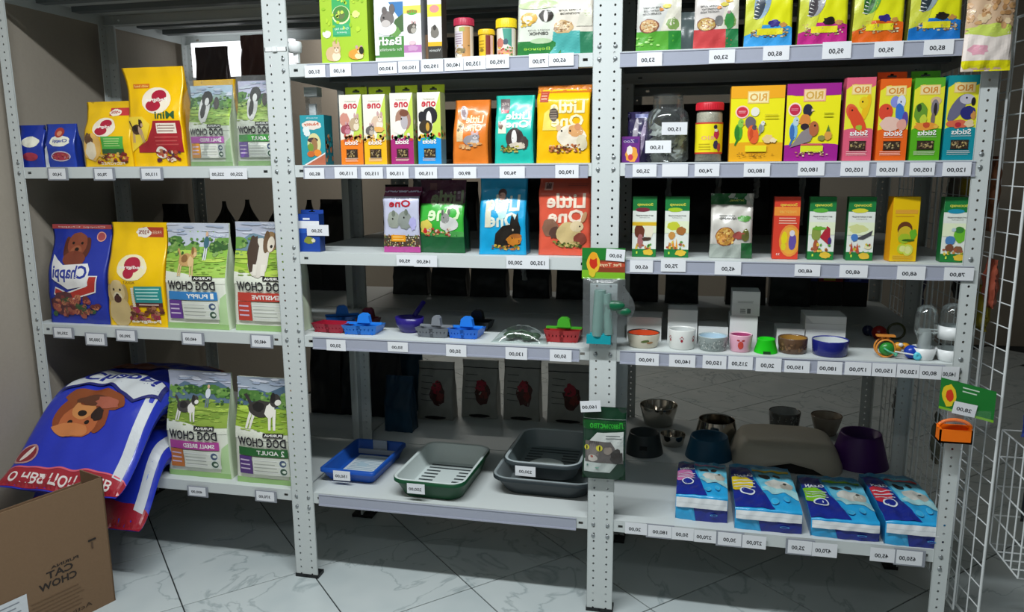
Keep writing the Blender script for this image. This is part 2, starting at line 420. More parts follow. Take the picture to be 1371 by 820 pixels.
unit(1.0, .978, 0, L5, 'white perforated-post shelving unit on the right holding bird food and bowls',
     [(.85, .05, .92), (1.119, .03, .965), (1.39, .055, .945), (1.69, .035, .935)])
unit(-1.0, 1.0, .505, L3, 'rear shelving unit backing onto the left one, mostly in shade', bolts=False)
unit(0.0, 1.0, .505, L5, 'rear shelving unit backing onto the middle one, carrying dark pouches', bolts=False)
unit(1.0, .978, .505, L5, 'rear shelving unit backing onto the right one, carrying steel and plastic bowls', bolts=False)
# plastic tie binding two neighbouring posts
for (zz, xx) in ((1.735, 0.0),):
    M = Mesh(mat('white_nylon', '#e6e8e8', .4)); M.box(-.036, .036, -.0045, -.0025, -.006, .006); M.box(-.008, .006, -.009, -.0045, -.007, .007)
    M.box(-.036, -.034, -.0045, .012, -.006, .006); M.box(.034, .036, -.0045, .012, -.006, .006)
    M.obj('cable_tie', loc=(xx, 0, zz), label='white plastic tie binding the left and middle shelving posts together', cat='cable tie')
# ---------------------------------------------------------------- package builders
m_foil = mat('printed_foil', None, .30, bump=.25, bscale=38, coat=.25)
m_matte = mat('printed_paper', None, .48, bump=.08, bscale=50)
m_card = mat('printed_card', None, .42)
m_film = film_mat('clear_film')
def wr(u, v, seed, a=.0016):
    return a * (sin(9*u + 7*v + seed) * sin(13*v - 5*u + seed * 1.7) + .6 * sin(21*u - 11*v + seed * 2.3) * sin(3 + 17*v + seed))
def smooth(a, b, x):
    t = min(1, max(0, (x - a) / (b - a))); return t * t * (3 - 2 * t)
def bag_surface(W, H, D, style, seed, wa, skew, pinch=.04, neck=0):
    def xw(v): return W * (1 - pinch * sin(PI * v) - neck * smooth(.6, 1, v))
    def yf(u, v):
        s = 2*u - 1
        if style == 'block':
            p = 1 - .93 * smooth(.42, .93, v); b = .16 * D * sin(PI * min(v / .92, 1)) * (1 - s*s)
            return D/2 - D/2 * p - b + wr(u, v, seed, wa)
        if style == 'brick':
            p = 1 - .93 * smooth(.80, .96, v); b = .10 * D * sin(PI * v) * (1 - s*s)
            return D/2 - D/2 * p - b + wr(u, v, seed, wa)
        p = max(0, sin(PI * min(1, max(0, (v - .03) / .90)))) ** .55 * max(0, 1 - s*s) ** .45
        return D/2 - D/2 * p + wr(u, v, seed, wa)
    def P(u, v, lift=0):
        return ((u - .5) * xw(v) + skew * W * v * v, yf(u, v) - lift, v * H)
    return P, yf, xw
def bag(name, W, H, D, x, y, z, base, side=None, art=None, style='block', seed=0, wa=.0014, skew=0, rz=0, lean=0, material=None, neck=0, edge=.011, zones=None, label=None, cat=None, group=None, parent=None, seal=None):
    """printed bag standing at (x, y, z): y is the front of its base"""
    mt = material or m_foil
    P, yf, xw = bag_surface(W, H, D, style, seed, wa, skew, neck=neck)
    M = Mesh(mt); nu = max(10, int(W / .008)); nv = max(14, int(H / .009)); ns = 3
    cb = lin(base); cs = lin(side or base)
    V = []; n = 2 * (nu + 1) + 2 * ns
    for j in range(nv + 1):
        v = j / nv; ring = []
        fr = [P(i / nu, v) for i in range(nu + 1)]
        bk = [(p[0], D - p[1] if style != 'pillow' else D - p[1], p[2]) for p in fr]
        gus = (.012 if style != 'pillow' else 0)
        def side_pts(a, b, sgn):
            out = []
            for k in range(1, ns + 1):
                t = k / (ns + 1); q = 1 - abs(2*t - 1)
                out.append((a[0] + (b[0]-a[0]) * t - sgn * gus * q * (.3 + .7 * v), a[1] + (b[1]-a[1]) * t, a[2]))
            return out
        ring = fr + side_pts(fr[-1], bk[-1], 1) + bk[::-1] + side_pts(bk[0], fr[0], -1)
        V += ring
    F = []; C = []
    zl = [(a, b, lin(c)) for a, b, c in (zones or [])]
    for j in range(nv):
        vm = (j + .5) / nv
        zc = None
        for a, b, c in zl:
            if a <= vm < b: zc = c
        for i in range(n):
            i2 = (i + 1) % n
            F.append((j*n + i, j*n + i2, (j+1)*n + i2, (j+1)*n + i)); C.append(zc or (cb if i < nu else cs))
    M.idx(V, F, C, 0, True)
    M.face(V[:n][::-1], cs); M.face(V[-n:], cb)
    if art: put_art(M, art, P, edge=edge, W=W, H=H)
    o = M.obj(name, parent, (x, y, z), (lean, 0, rz), label, cat, group)
    o['_P'] = 0; del o['_P']
    return o, P
def box_pkg(name, W, H, D, x, y, z, front, side=None, art=None, sart=None, rz=0, label=None, cat='box', group=None, tab=None, tabcol=None, top=None, window=None):
    """carton standing with its front base centre at (x, y, z); tab = height of the hang tab"""
    M = Mesh(m_card); f = lin(front); s = lin(side or front); tp = lin(top or side or front)
    w = W / 2
    M.face([(-w, 0, 0), (w, 0, 0), (w, 0, H), (-w, 0, H)], f)
    M.face([(w, 0, 0), (w, D, 0), (w, D, H), (w, 0, H)], s); M.face([(-w, D, 0), (-w, 0, 0), (-w, 0, H), (-w, D, H)], s)
    M.face([(w, D, 0), (-w, D, 0), (-w, D, H), (w, D, H)], s); M.face([(-w, 0, H), (w, 0, H), (w, D, H), (-w, D, H)], tp); M.face([(-w, 0, 0), (-w, D, 0), (w, D, 0), (w, 0, 0)], s)
    if art: put_art(M, art, lambda a, b, l: ((a - .5) * W, -l, b * H), edge=0, off=.0003, step=.00012)
    if sart:
        put_art(M, sart, lambda a, b, l: (w + l, a * D, b * H), edge=0, off=.0003, step=.0001)
        put_art(M, sart, lambda a, b, l: (-w - l, (1-a) * D, b * H), edge=0, off=.0003, step=.0001)
    if tab is None and window is None: return M.obj(name, None, (x, y, z), (0, 0, rz), label, cat, group)
    r = empty(name, (x, y, z), (0, 0, rz), label, cat, group)
    M.obj('carton', r)
    if tab:
        M = Mesh(m_card); c = lin(tabcol or front); yb = D - .0012
        xs = [-w, -.011, .011, w]; zs = [H, H + tab*.38, H + tab*.6, H + tab]
        for i in range(3):
            for j in range(3):
                if i == 1 and j == 1: continue
                for yy in (yb, yb + .0006): M.face([(xs[i], yy, zs[j]), (xs[i+1], yy, zs[j]), (xs[i+1], yy, zs[j+1]), (xs[i], yy, zs[j+1])], c)
        M.box(-w, -w + .0008, yb, yb + .0006, H, H + tab, c); M.box(-.004, .004, yb, yb + .0006, zs[2] - .001, zs[2] + .004, lin('#20241c'))
        M.obj('hang_tab', r)
    if window:
        # recessed window showing the sticks inside
        u0, v0, u1, v1 = window; M = Mesh(m_card); rr = random.Random(int(x * 1000))
        x0, x1, z0, z1 = (u0 - .5) * W, (u1 - .5) * W, v0 * H, v1 * H
        M.box(x0, x1, -.0026, -.0020, z0, z1, lin('#3a2c22'))
        M.box(x0 - .001, x1 + .001, -.0030, -.0020, z0 - .001, z0, lin('#201812')); M.box(x0 - .001, x1 + .001, -.0030, -.0020, z1, z1 + .001, lin('#201812'))
        for k in range(26):
            M.blob((rr.uniform(x0+.003, x1-.003), -.0030, rr.uniform(z0+.003, z1-.003)), .0028, .0012, .0028, lin(rr.choice(['#8a7448', '#5c4630', '#b09a5e', '#453526', '#9c8a66'])), n=6, m=4)
        M.obj('window', r, label='cut-out window showing the seed sticks')
    return r

# ================================================================ left unit, level 1.389
def rosette(A, cx, cy, r, asp, rot=.5):
    A.ell(cx, cy, r * 1.55, r * 1.3 * asp, '#f3e6d0', rot=0, jit=.02)
    A.ell(cx + r*.25, cy + r*.42*asp, r * .8, r * .6 * asp, '#b0203a'); A.ell(cx - r*.3, cy - r*.5*asp, r * .85, r * .55 * asp, '#b0203a', same=True)
    A.text('Pedigree', cx, cy - r*.22*asp, r * 2.3, r * .5 * asp, '#f7efe6', bold=True)
Z2 = 1.3895
A = Art(1); A.ell(.5, .60, .34, .13, '#ecead8', jit=.06); A.ell(.46, .80, .16, .12, '#a83a34'); A.ell(.46, .78, .08, .06, '#d88a6a'); A.text('Chappi', .52, .55, .5, .1, '#3a4aa0', bold=True)
A.ell(.55, .25, .33, .12, '#c8c0d0'); A.ell(.55, .25, .29, .095, '#a8364a'); A.speck(.3, .2, .8, .3, ['#7a2030', '#c06048'], 14, .04, .02)
A.poly([(0, 0), (.12, 0), (.1, .5), (0, .42)], '#c9cfd6')
bag('dog_food_pouch', .120, .142, .04, -.822, .014, Z2, '#2340a8', '#16308a', A, 'block', 1, cat='bag', label='small blue dog food pouch with a cream badge beside the small yellow bag', group=None)
A = Art(2); A.ell(.5, .60, .34, .13, '#ecead8', jit=.06); A.ell(.5, .25, .3, .1, '#a8364a')
bag('dog_food_pouch', .105, .140, .04, -.940, .016, Z2, '#2038a0', '#16308a', A, 'block', 2, cat='bag', label='small blue dog food pouch half hidden against the left wall on the top left shelf')
A = Art(3); A.rect(.5, .78, .97, .9, '#c83a3a'); A.ell(.62, .83, .13, .055, '#f5e8d8', jit=.12, n=14); A.text('+30%', .62, .81, .2, .04, '#b02c30', bold=True)
rosette(A, .45, .60, .16, .72)
A.rect(.42, .26, .86, .46, '#4fae46', sk=.0); A.rect(.42, .20, .86, .27, '#2e5c34'); A.lines(.48, .8, .3, .44, 4, '#b8e08c')
A.ell(.2, .3, .2, .22, '#e8b862', jit=.1); A.ell(.13, .42, .1, .09, '#6b4a30', jit=.2); A.ell(.16, .25, .12, .14, '#eadcc0', jit=.1)
A.speck(.3, .06, .92, .2, ['#7c2424', '#a84838', '#d8b25a', '#5a3020'], 40, .045, .025)
A.text('PEDIGREE', .6, .03, .5, .04, '#f6eee0')
bag('dog_food_bag', .184, .212, .07, -.640, .02, Z2, '#f0c010', '#c99a08', A, 'block', 3, .002, cat='bag', label='small crumpled yellow dog food bag with a green panel on the top left shelf')
A = Art(4); rosette(A, .56, .66, .17, .62)
A.rect(.12, .79, .42, .835, '#d8741c'); A.text('with beef', .27, .8, .26, .025, '#fbe28a')
A.text('Mini', .72, .475, .34, .075, '#2e5a34', bold=True)
A.poly([(.14, .15), (.14, .2), (.34, .26), (.46, .38), (.5, .455), (.98, .455), (.98, .14), (.14, .14)], '#a8222e')
A.rect(.56, .33, .9, .43, '#efe2d2'); A.lines(.58, .88, .34, .42, 3, '#8a5a50'); A.lines(.5, .92, .2, .31, 3, '#c85050')
A.poly([(0, .14), (.14, .2), (.34, .28), (.44, .42), (.3, .5), (0, .5)], '#f7d640')
A.dog(.16, .37, .3, .26, '#4c3424', '#caa486', '#241a14', 1)
A.ell(.58, .14, .1, .06, '#f0e6da'); A.ell(.58, .14, .055, .035, '#b07050'); A.speck(.5, .06, .9, .15, ['#7c2424', '#5a2a40', '#b8503c', '#e8d8c0'], 34, .035, .018)
bag('dog_food_bag', .200, .318, .085, -.455, .03, Z2, '#f8c400', '#d69e00', A, 'block', 4, .0022, skew=-.16, neck=-.14, cat='bag', label='tall yellow dog food bag leaning left with a dark red panel and running dog')
bag('dog_food_bag', .16, .285, .06, -.335, .15, Z2, '#f2bc00', '#d69e00', None, 'block', 5, .002, cat='bag', label='yellow dog food bag mostly hidden behind the clear-wrapped pink-banded bag')
def chow_art(seed, sky, hill, grass, dogf, band, btxt, num, blk, small=False):
    A = Art(seed)
    A.rect(0, 0, 1, .055, '#9cc47c'); A.poly([(.84, .05), (1, .05), (1, .35), (.9, .3)], '#b9d8a0')
    A.rect(0, .50, 1, 1, grass[0]); A.rect(0, .78, 1, 1, sky); A.poly([(0, .5), (0, .6), (.5, .55), (1, .62), (1, .5)], grass[1], same=False)
    A.poly([(0, .55), (.35, .535), (.7, .49), (1, .47), (1, .44), (0, .44)], '#e9ecdc')
    if hill: A.poly([(0, .8), (.25, .9), (.5, .86), (.75, .93), (1, .85), (1, .72), (0, .74)], hill)
    for k in range(9): A.ell(A.r.uniform(0, 1), A.r.uniform(.76, .84), A.r.uniform(.07, .14), A.r.uniform(.03, .06), A.r.choice(['#4f7d3a', '#38612e', '#6d9a48']), jit=.15)
    for k in range(5): A.ell(A.r.uniform(0, 1), A.r.uniform(.62, .74), .2, .015, A.r.choice([grass[1], '#bcd85a']), same=k > 0)
    A.speck(0, .70, 1, .86, ['#33582a', '#628c44', '#86a85c'], 60, .03, .014); A.speck(0, .52, 1, .70, ['#7ea23c', '#b4cc5c', '#94b048'], 60, .05, .006); A.speck(0, .88, 1, .99, ['#d4d8e4', '#aab6cc'], 14, .12, .012)
    dogf(A)
    A.rect(.50, .475, .82, .515, '#1d1c1e'); A.text('PURINA', .66, .483, .28, .024, '#f2f0ea', bold=True)
    A.text('DOG CHOW', .46, .378, .80, .088, '#25232a', bold=True)
    A.rect(.07, .285, .88, .365, band); A.text(btxt, .56, .302, min(.5, .07 * len(btxt)), .042, '#f6f4ee', bold=True)
    if num: A.text(num, .80, .297, .05, .055, '#f6f4ee', bold=True)
    A.rect(.07, .10, .29, .28, blk); A.lines(.09, .26, .13, .26, 3, '#d9c8e0', .3)
    A.rect(.30, .10, .88, .275, '#dfe2d6'); A.lines(.32, .70, .12, .26, 4, '#a9aca4', .22); A.lines(.3, .88, .1, .275, 3, '#f4f5f0', .12)
    for yy in (.225, .145): A.ell(.79, yy, .062, .042, '#dfe6e0'); A.ell(.79, yy, .052, .034, '#3f5a48' if yy < .2 else '#4a5a78', same=False); A.ell(.8, yy, .03, .014, '#dfe6d8')
    return A
def d_walkers(A): A.dog(.32, .68, .42, .26, '#46433f', '#e6e2da', '#2a2826', 1); A.person(.66, .78, .16, .2, '#d8dee4', '#6d7a88')
def d_bw(A): A.dog(.42, .72, .62, .36, '#3a3634', '#e8e4da', '#1e1c1c', 1); A.person(.86, .8, .14, .2, '#5a6a78', '#30343c')
def d_puppy(A): A.dog(.36, .66, .34, .3, '#c49a62', '#dcbc88', '#8a6238', 1); A.person(.66, .79, .16, .26, '#3f6a78', '#d8dadf')
def d_collie(A):
    A.ell(.4, .68, .17, .17, '#d9d2c6', jit=.08); A.ell(.3, .72, .09, .16, '#4a3a30', jit=.12); A.ell(.56, .82, .11, .09, '#9a7a52', jit=.06); A.ell(.5, .82, .05, .1, '#6a5038'); A.ell(.64, .84, .04, .07, '#6a5038')
    A.ell(.57, .8, .055, .07, '#e8dcc8'); A.ell(.58, .78, .02, .015, '#201a18'); A.rect(.33, .52, .4, .62, '#e2dccf'); A.rect(.46, .52, .53, .62, '#e2dccf', same=True)
def d_bw_sit(A): A.ell(.38, .7, .13, .17, '#e8e4e0', jit=.08); A.ell(.42, .84, .13, .09, '#2b2826', jit=.06); A.ell(.36, .68, .06, .1, '#3a3634', jit=.1); A.ell(.42, .8, .05, .05, '#e8e4e0'); A.ell(.66, .78, .06, .08, '#48403c', rot=.4)
def film_over(nm, W, H, D, x, y, z, parent=None, label=None, seed=0):
    P, yf, xw = bag_surface(W, H, D, 'brick', seed, .003, 0)
    M = Mesh(m_film); nu, nv = 14, 22
    for s in (1, -1):
        V = [];
        for j in range(nv + 1):
            for i in range(nu + 1):
                p = P(i / nu, j / nv); V.append((p[0], (p[1] if s == 1 else D - p[1]), p[2]))
        M.idx(V, [(j*(nu+1)+i, j*(nu+1)+i+1, (j+1)*(nu+1)+i+1, (j+1)*(nu+1)+i) for j in range(nv) for i in range(nu)])
    return M.obj(nm, parent, (x, y, z), label=label)
def chow(W, H, D, x, y, z, A, seed, label, style='block', film=False, skew=0):
    if film:
        r = empty('dog_food_bag', (x, y, z), label=label, cat='bag')
        bag('inner_bag', W, H, D, 0, 0, 0, '#e4ead6', '#d6e2c4', A, style, seed, .0012, material=m_matte, parent=r, skew=skew)
        film_over('clear_wrap', W * 1.06, H * 1.06, D * 1.12, 0, -.008, 0.001, r, 'crinkled clear plastic wrap', seed)
        return r
    return bag('dog_food_bag', W, H, D, x, y, z, '#e9ecdc', '#cfdcc0', A, style, seed, .0012, material=m_matte, cat='bag', label=label, skew=skew)[0]
A = chow_art(11, '#b9cddc', '#9ab0a8', ('#8fb44a', '#a8c860'), d_bw_sit, '#c45ab8', 'SMALL BREED', '2', '#e09a3c')
chow(.150, .252, .06, -.262, .022, Z2, A, 11, 'clear-wrapped dog food bag with a pink band, left of the pair beside the post', film=True)
A = chow_art(12, '#c9c6dc', None, ('#a8c85a', '#c4dc7a'), d_bw_sit, '#4a9a48', 'ADULT', '2', '#7a5aa8')
chow(.150, .262, .06, -.092, .022, Z2, A, 12, 'clear-wrapped dog food bag with a green band, right of the pair and touching the post', film=True)

# ---- left unit, level .850
Z4 = .8505
A = Art(21)
A.rect(0, .955, 1, 1, '#b04a48'); A.text('Chappi Chappi', .5, .963, .8, .02, '#e8d0c8')
A.doghead(.46, .78, .44, .28, '#8a4630', '#5c2c20', '#a05a3c'); A.ell(.46, .66, .2, .08, '#7c3c2a', jit=.05)
A.ell(.84, .88, .07, .05, '#e0a090'); A.ell(.84, .88, .055, .04, '#a84a50')
A.poly([(.12, .30), (.40, .24), (.85, .33), (.9, .5), (.75, .5), (.7, .4), (.38, .33), (.16, .38)], '#e8e4e0'); A.poly([(.14, .31), (.40, .255), (.83, .34), (.88, .49), (.77, .49), (.72, .39), (.38, .315), (.16, .365)], '#b8362e')
A.poly([(.06, .70), (.30, .60), (.72, .62), (.76, .56), (.74, .40), (.40, .36), (.10, .46)], '#eae8e6')
A.text('Chappi', .42, .43, .62, .17, '#2a3a98', bold=True)
A.ell(.3, .2, .26, .13, '#5a3038', jit=.15); A.speck(.1, .08, .85, .28, ['#8a3a3a', '#6a3030', '#a85a4a', '#3a5a38', '#c07858'], 60, .055, .03)
bag('dog_food_bag', .240, .342, .11, -.828, .03, Z4, '#2436a0', '#1c2c88', A, 'block', 21, .0022, cat='bag', label='upright dark blue dog food bag with a red-brown dog head on the left unit')
A = Art(22)
A.rect(.56, .86, .94, .955, '#b8432c'); A.ell(.58, .905, .13, .05, '#f4ece0', jit=.14, n=16); A.text('+20%', .58, .885, .2, .04, '#8a3a30', bold=True); A.text('FREE', .82, .89, .16, .03, '#f0c8a8')
A.ell(.47, .575, .27, .125, '#f7ecc0', jit=.02); A.ell(.48, .60, .15, .075, '#b42440'); A.ell(.42, .52, .1, .05, '#b42440', same=True); A.text('Pedigree', .46, .555, .46, .04, '#f8f0e8', bold=True)
A.text('ADULT', .44, .425, .22, .022, '#7a5a20')
A.doghead(.2, .33, .38, .26, '#dcc48e', '#c0a468', '#e8dab8'); A.ell(.22, .14, .2, .15, '#cfb680', jit=.06); A.ell(.2, .27, .07, .04, '#4a2824')
A.rect(.53, .24, .97, .40, '#2e8f8c'); A.lines(.56, .94, .26, .39, 4, '#bfe6dc'); A.rect(.53, .2, .97, .24, '#5a2c2c'); A.lines(.58, .92, .205, .235, 1, '#e8c8b8')
for k in range(9): A.ell(.50, .2 + k * .022, .028, .012, '#e6e0cc', same=k > 0)
A.speck(.42, .07, .95, .2, ['#7a4030', '#5c3026', '#a87050', '#9a2c4a'], 46, .05, .022)
A.text('Pedigree', .66, .03, .5, .04, '#f5efe0', bold=True)
bag('dog_food_bag', .226, .352, .10, -.592, .028, Z4, '#f4c400', '#dba404', A, 'block', 22, .002, neck=.05, cat='bag', label='upright yellow dog food bag with a pale dog head and a teal panel')
A = chow_art(23, '#c3c9d6', None, ('#8fbc48', '#a6cc58'), d_puppy, '#3a86c8', 'PUPPY', '1', '#6a3f92')
chow(.232, .352, .085, -.362, .028, Z4, A, 23, 'cream dog food bag with a puppy running and a blue band')
A = chow_art(24, '#b8bccc', '#6f8a9a', ('#94bc3c', '#b4d052'), d_collie, '#c84438', 'SENSITIVE', None, '#c84438')
chow(.236, .358, .085, -.108, .034, Z4, A, 24, 'cream dog food bag with a long-haired collie and a red band, partly behind the post')
# ---- left unit, level .313
Z5 = .3135
A = chow_art(25, '#a9aec0', '#5c7488', ('#7f9c3c', '#93ae48'), d_walkers, '#b8489a', 'SMALL BREED', None, '#c8763c')
chow(.245, .372, .09, -.412, .040, Z5, A, 25, 'cream dog food bag with a pink band on the bottom left shelf')
A = chow_art(26, '#a4b0c0', '#506a80', ('#8aa832', '#9cbc40'), d_bw, '#2c6a34', 'ADULT', '2', '#5c3c80')
chow(.236, .366, .09, -.142, .030, Z5, A, 26, 'cream dog food bag with a black and white dog and a dark green band')

def sack(name, label, X0, X1, Y0, Y1, cz, th, base, art, seed, part=None):
    """big bag lying down; cz(v) height of its middle, v from front 0 to back 1"""
    W = X1 - X0; Ln = Y1 - Y0
    def tt(u, v):
        s = 2*u - 1
        return th * max(0, 1 - s**4) ** .5 * max(0, sin(PI * min(1, max(0, v * 1.04 - .02)))) ** .38
    def P(u, v, l=0):
        return (X0 + W * (.5 + (u - .5) * (1 - .05 * sin(PI * v))) + W * .16 * (1 - u) * v * v, Y0 + Ln * v - .0 , cz(v) + tt(u, v) + l + wr(u * 1.5, v * 1.7, seed, .005) * (1 - (2*u-1)**4))
    def Q(u, v):
        p = P(u, v); return (p[0], p[1], cz(v) - tt(u, v) * .92)
    M = Mesh(m_foil); nu, nv = 44, 60; b = lin(base)
    for fn in (P, Q):
        V = [fn(i / nu, j / nv) for j in range(nv + 1) for i in range(nu + 1)]
        M.idx(V, [(j*(nu+1)+i, j*(nu+1)+i+1, (j+1)*(nu+1)+i+1, (j+1)*(nu+1)+i) for j in range(nv) for i in range(nu)], b)
    for u in (0, 1):                       # side welts
        for j in range(nv): M.face([P(u, j/nv), P(u, (j+1)/nv), Q(u, (j+1)/nv), Q(u, j/nv)], b, 0, True)
    for v in (0, 1):
        for i in range(nu): M.face([P(i/nu, v), P((i+1)/nu, v), Q((i+1)/nu, v), Q(i/nu, v)], b, 0, True)
    put_art(M, art, P, edge=.014, off=.0012, step=.0003, W=W, H=Ln)
    r = empty(name, (0, 0, 0), label=label, cat='bag')
    M.obj('sack_body', r)
    M = Mesh(mat('white_label_film', '#c8ccd0', .4, bump=.2)); n = 14
    for k in range(n):
        v0 = .07 + .40 * k / n; v1 = .07 + .40 * (k + 1) / n
        a0 = P(.90, v0, .003); a1 = P(.90, v1, .003); b0 = P(.972, v0, .003); b1 = P(.972, v1, .003)
        M.face([a0, b0, b1, a1], (1, 1, 1, 1), 0, True)
    M.obj('white_side_strip', r, label='white strip along the right edge')
    return r
A = Art(31)
A.rect(0, .93, 1, 1, '#a03030')
A.rect(0, .008, 1, .075, '#a02634'); A.text('О НВЯ ПОП', .36, .022, .56, .036, '#e6dcd8', mirror=False, vflip=True, bold=True); A.text('!В', .88, .022, .08, .036, '#e6dcd8', mirror=False, vflip=True, bold=True)
A.rect(0, .075, 1, .081, '#d86070')
A.ell(.12, .125, .1, .036, '#b88a88'); A.ell(.12, .125, .085, .03, '#8a2c34'); A.ell(.13, .125, .05, .014, '#e8d8d0', rot=.4)
A.ell(.50, .325, .27, .05, '#8a4826', jit=.1); A.doghead(.44, .255, .44, .145, '#b8653a', '#7c3a20', '#cf8a50', up=-1, ears='#8a4424'); A.ell(.40, .21, .16, .025, '#c87c48', jit=.1); A.ell(.58, .265, .05, .022, '#2a1a18', jit=.1); A.ell(.5, .315, .14, .022, '#5c3422', jit=.2); A.ell(.62, .31, .1, .025, '#a85c48', jit=.2)
A.poly([(.20, .47), (.12, .36), (.52, .40), (.82, .325), (.99, .40), (.97, .49), (.6, .55), (.34, .54)], '#2a2c70'); A.poly([(.21, .465), (.145, .375), (.52, .415), (.82, .34), (.965, .405), (.945, .485), (.6, .54), (.34, .53)], '#d0d4d6')
A.text('Chappi', .57, .42, .68, .10, '#26308a', mirror=False, vflip=True, bold=True)
A.ell(.45, .68, .3, .05, '#6a3424', jit=.15)
sack('dog_food_sack', 'huge blue dog food sack lying on top of another, dog head printed upside down', -.985, -.515, -.250, .43,
     lambda v: .350 + .21 * smooth(0, .46, v) + .02 * v, .076, '#2636b4', A, 3)
A = Art(32); A.rect(0, .0, 1, .09, '#98222e'); A.text('Chappi', .5, .55, .7, .15, '#d0d4d6', bold=True); A.speck(.55, .1, .95, .5, ['#8a9ad8'], 8, .006, .02)
sack('dog_food_sack', 'huge blue dog food sack underneath, drooping over the front of the bottom left shelf', -.985, -.505, -.175, .44,
     lambda v: .20 + .183 * smooth(0, .33, v), .070, '#2032ac', A, 8)
# ================================================================ middle unit
Z1 = 1.6905; Z3 = 1.1195
# ---- top level 1.690
A = Art(41); A.rect(.26, 0.34, .64, 1, '#3fae62'); A.ell(.45, .62, .19, .12, '#e8f0b8'); A.ell(.45, .63, .17, .105, '#4c8a3c'); A.ell(.43, .62, .1, .06, '#6a7a4a', jit=.15)
A.rect(.27, .36, .63, .50, '#45b07c'); A.text('Green hay', .45, .42, .3, .04, '#e6f4e4'); A.text('pets', .45, .38, .2, .025, '#e6f4e4'); A.text('VITA', .45, .9, .3, .05, '#f0f8e0', bold=True)
A.ell(.13, .38, .09, .05, '#e8ecd8', jit=.1); A.ell(.76, .62, .08, .045, '#dfe88a', jit=.2); A.speck(.05, .3, .95, .95, ['#b8d83a', '#98c428', '#c8e458'], 40, .04, .03)
A.rabbit(.25, .14, .36, .3, '#d8b890', '#f0dcc0', '#c89c7c'); A.rodent(.74, .12, .36, .2, '#e0a040', '#f4dca8'); A.ell(.86, .15, .05, .05, '#2c2c20')
A.squash(.82)
box_pkg('hay_box', .150, .268, .09, .217, .014, Z1, '#a9cc34', '#7fa428', A, label='lime green hay box with rabbits on the top shelf of the middle unit')
A = Art(42); A.rect(0, .75, 1, 1, '#e6eef4'); A.poly([(.5, 1), (1, 1), (1, .62), (.75, .8)], '#3a78b4'); A.rect(0, 0, 1, .42, '#4f8a44'); A.rect(0, 0, 1, .06, '#e6e8e0'); A.poly([(.5, .42), (1, .5), (1, .8), (.72, .7)], '#48683c'); A.ell(.7, .5, .2, .1, '#6a9a50', jit=.2)
A.ell(.42, .56, .34, .12, '#eceae8'); A.ell(.44, .72, .24, .13, '#77706e', jit=.05); A.ell(.36, .86, .09, .07, '#6a6260'); A.ell(.62, .88, .1, .09, '#6a6260'); A.ell(.33, .74, .035, .018, '#151010'); A.ell(.4, .64, .16, .06, '#c8c0bc'); A.rect(0, .1, .15, .8, '#dfe2e0')
A.text('Bath', .52, .27, .8, .14, '#f2f4f0', bold=True); A.text('for chinchillas', .52, .17, .8, .05, '#dfe8d8')
A.squash(.70)
box_pkg('bath_sand_box', .090, .235, .06, .359, .014, Z1, '#dfe3e2', '#b8bcbc', A, label='white and blue bath powder box with a grey chinchilla')
A = Art(43); A.rect(0, .86, 1, 1, '#eae45a'); A.ell(.5, .88, .3, .05, '#5cae3c'); A.text('one', .5, .87, .6, .05, '#c83030'); A.rodent(.46, .6, .6, .26, '#5c564e', '#b0aaa0'); A.rect(0, 0, 1, .28, '#b87ab0'); A.rect(0, 0, 1, .14, '#e4cfe0'); A.ell(.5, .32, .2, .04, '#e4c0c8'); A.ell(.5, .22, .3, .05, '#c89ac0', jit=.2)
A.squash(.74)
box_pkg('supplement_box', .054, .205, .075, .431, .014, Z1, '#e9e9e6', '#b9bcc0', A, label='narrow white box with a pink base beside the bath powder box')
A = Art(44); A.rect(0, .78, 1, 1, '#e6e040'); A.ell(.5, .92, .35, .07, '#d8908a'); A.ell(.5, .5, .3, .12, '#7a746c', jit=.1); A.ell(.5, .58, .12, .05, '#3c3834'); A.rect(0, .24, 1, .32, '#e8b422'); A.rect(0, 0, 1, .24, '#3a3834'); A.text('Vitamin', .5, .14, .8, .05, '#d8dcd8')
A.squash(.74)
box_pkg('supplement_box', .042, .205, .05, .499, .014, Z1, '#e8e6e2', '#4a423c', A, label='narrow white and yellow box with a black base left of the red-lidded jar')
A = Art(45); A.lines(.1, .9, .1, .9, 8, '#a87858')
box_pkg('cardboard_carton', .03, .075, .05, .468, .05, Z1, '#9a7a5e', '#7a5c44', None, label='small brown carton squeezed between the two narrow white boxes')
def jar(name, label, x, y, z, r, H, lidcol, lh, bodycols, art=None, lid_r=1.08):
    rt = empty(name, (x, y + r, z), label=label, cat='jar')
    M = Mesh(m_card); hb = H - lh
    M.lathe([(0.0001, 0), (r, 0), (r, hb * .04), (r, hb * .96), (r * .94, hb), (0.0001, hb)], 36, col=lin(bodycols))
    if art:
        def P(a, b, l):
            t = (a - .5) * 2.6; return ((r + l) * sin(t), -(r + l) * cos(t), hb * (.05 + .9 * b))
        put_art(M, art, P, edge=.005, off=.0004, step=.00012, W=r * 2.6, H=hb)
    M.obj('jar_body', rt)
    M = Mesh(mat('lid_' + lidcol.strip('#'), lidcol, .35)); R = r * lid_r
    pr = [(R, hb - .001), (R, H - .002), (R * .96, H), (R * .8, H - .001), (.0001, H - .001)]
    M.lathe(pr, 48)
    for k in range(36):
        a = 2*PI*k/36; M.tube((R * cos(a), R * sin(a), hb), (R * cos(a), R * sin(a), H - .003), .0009, 5, cap=False)
    M.obj('lid', rt)
    return rt
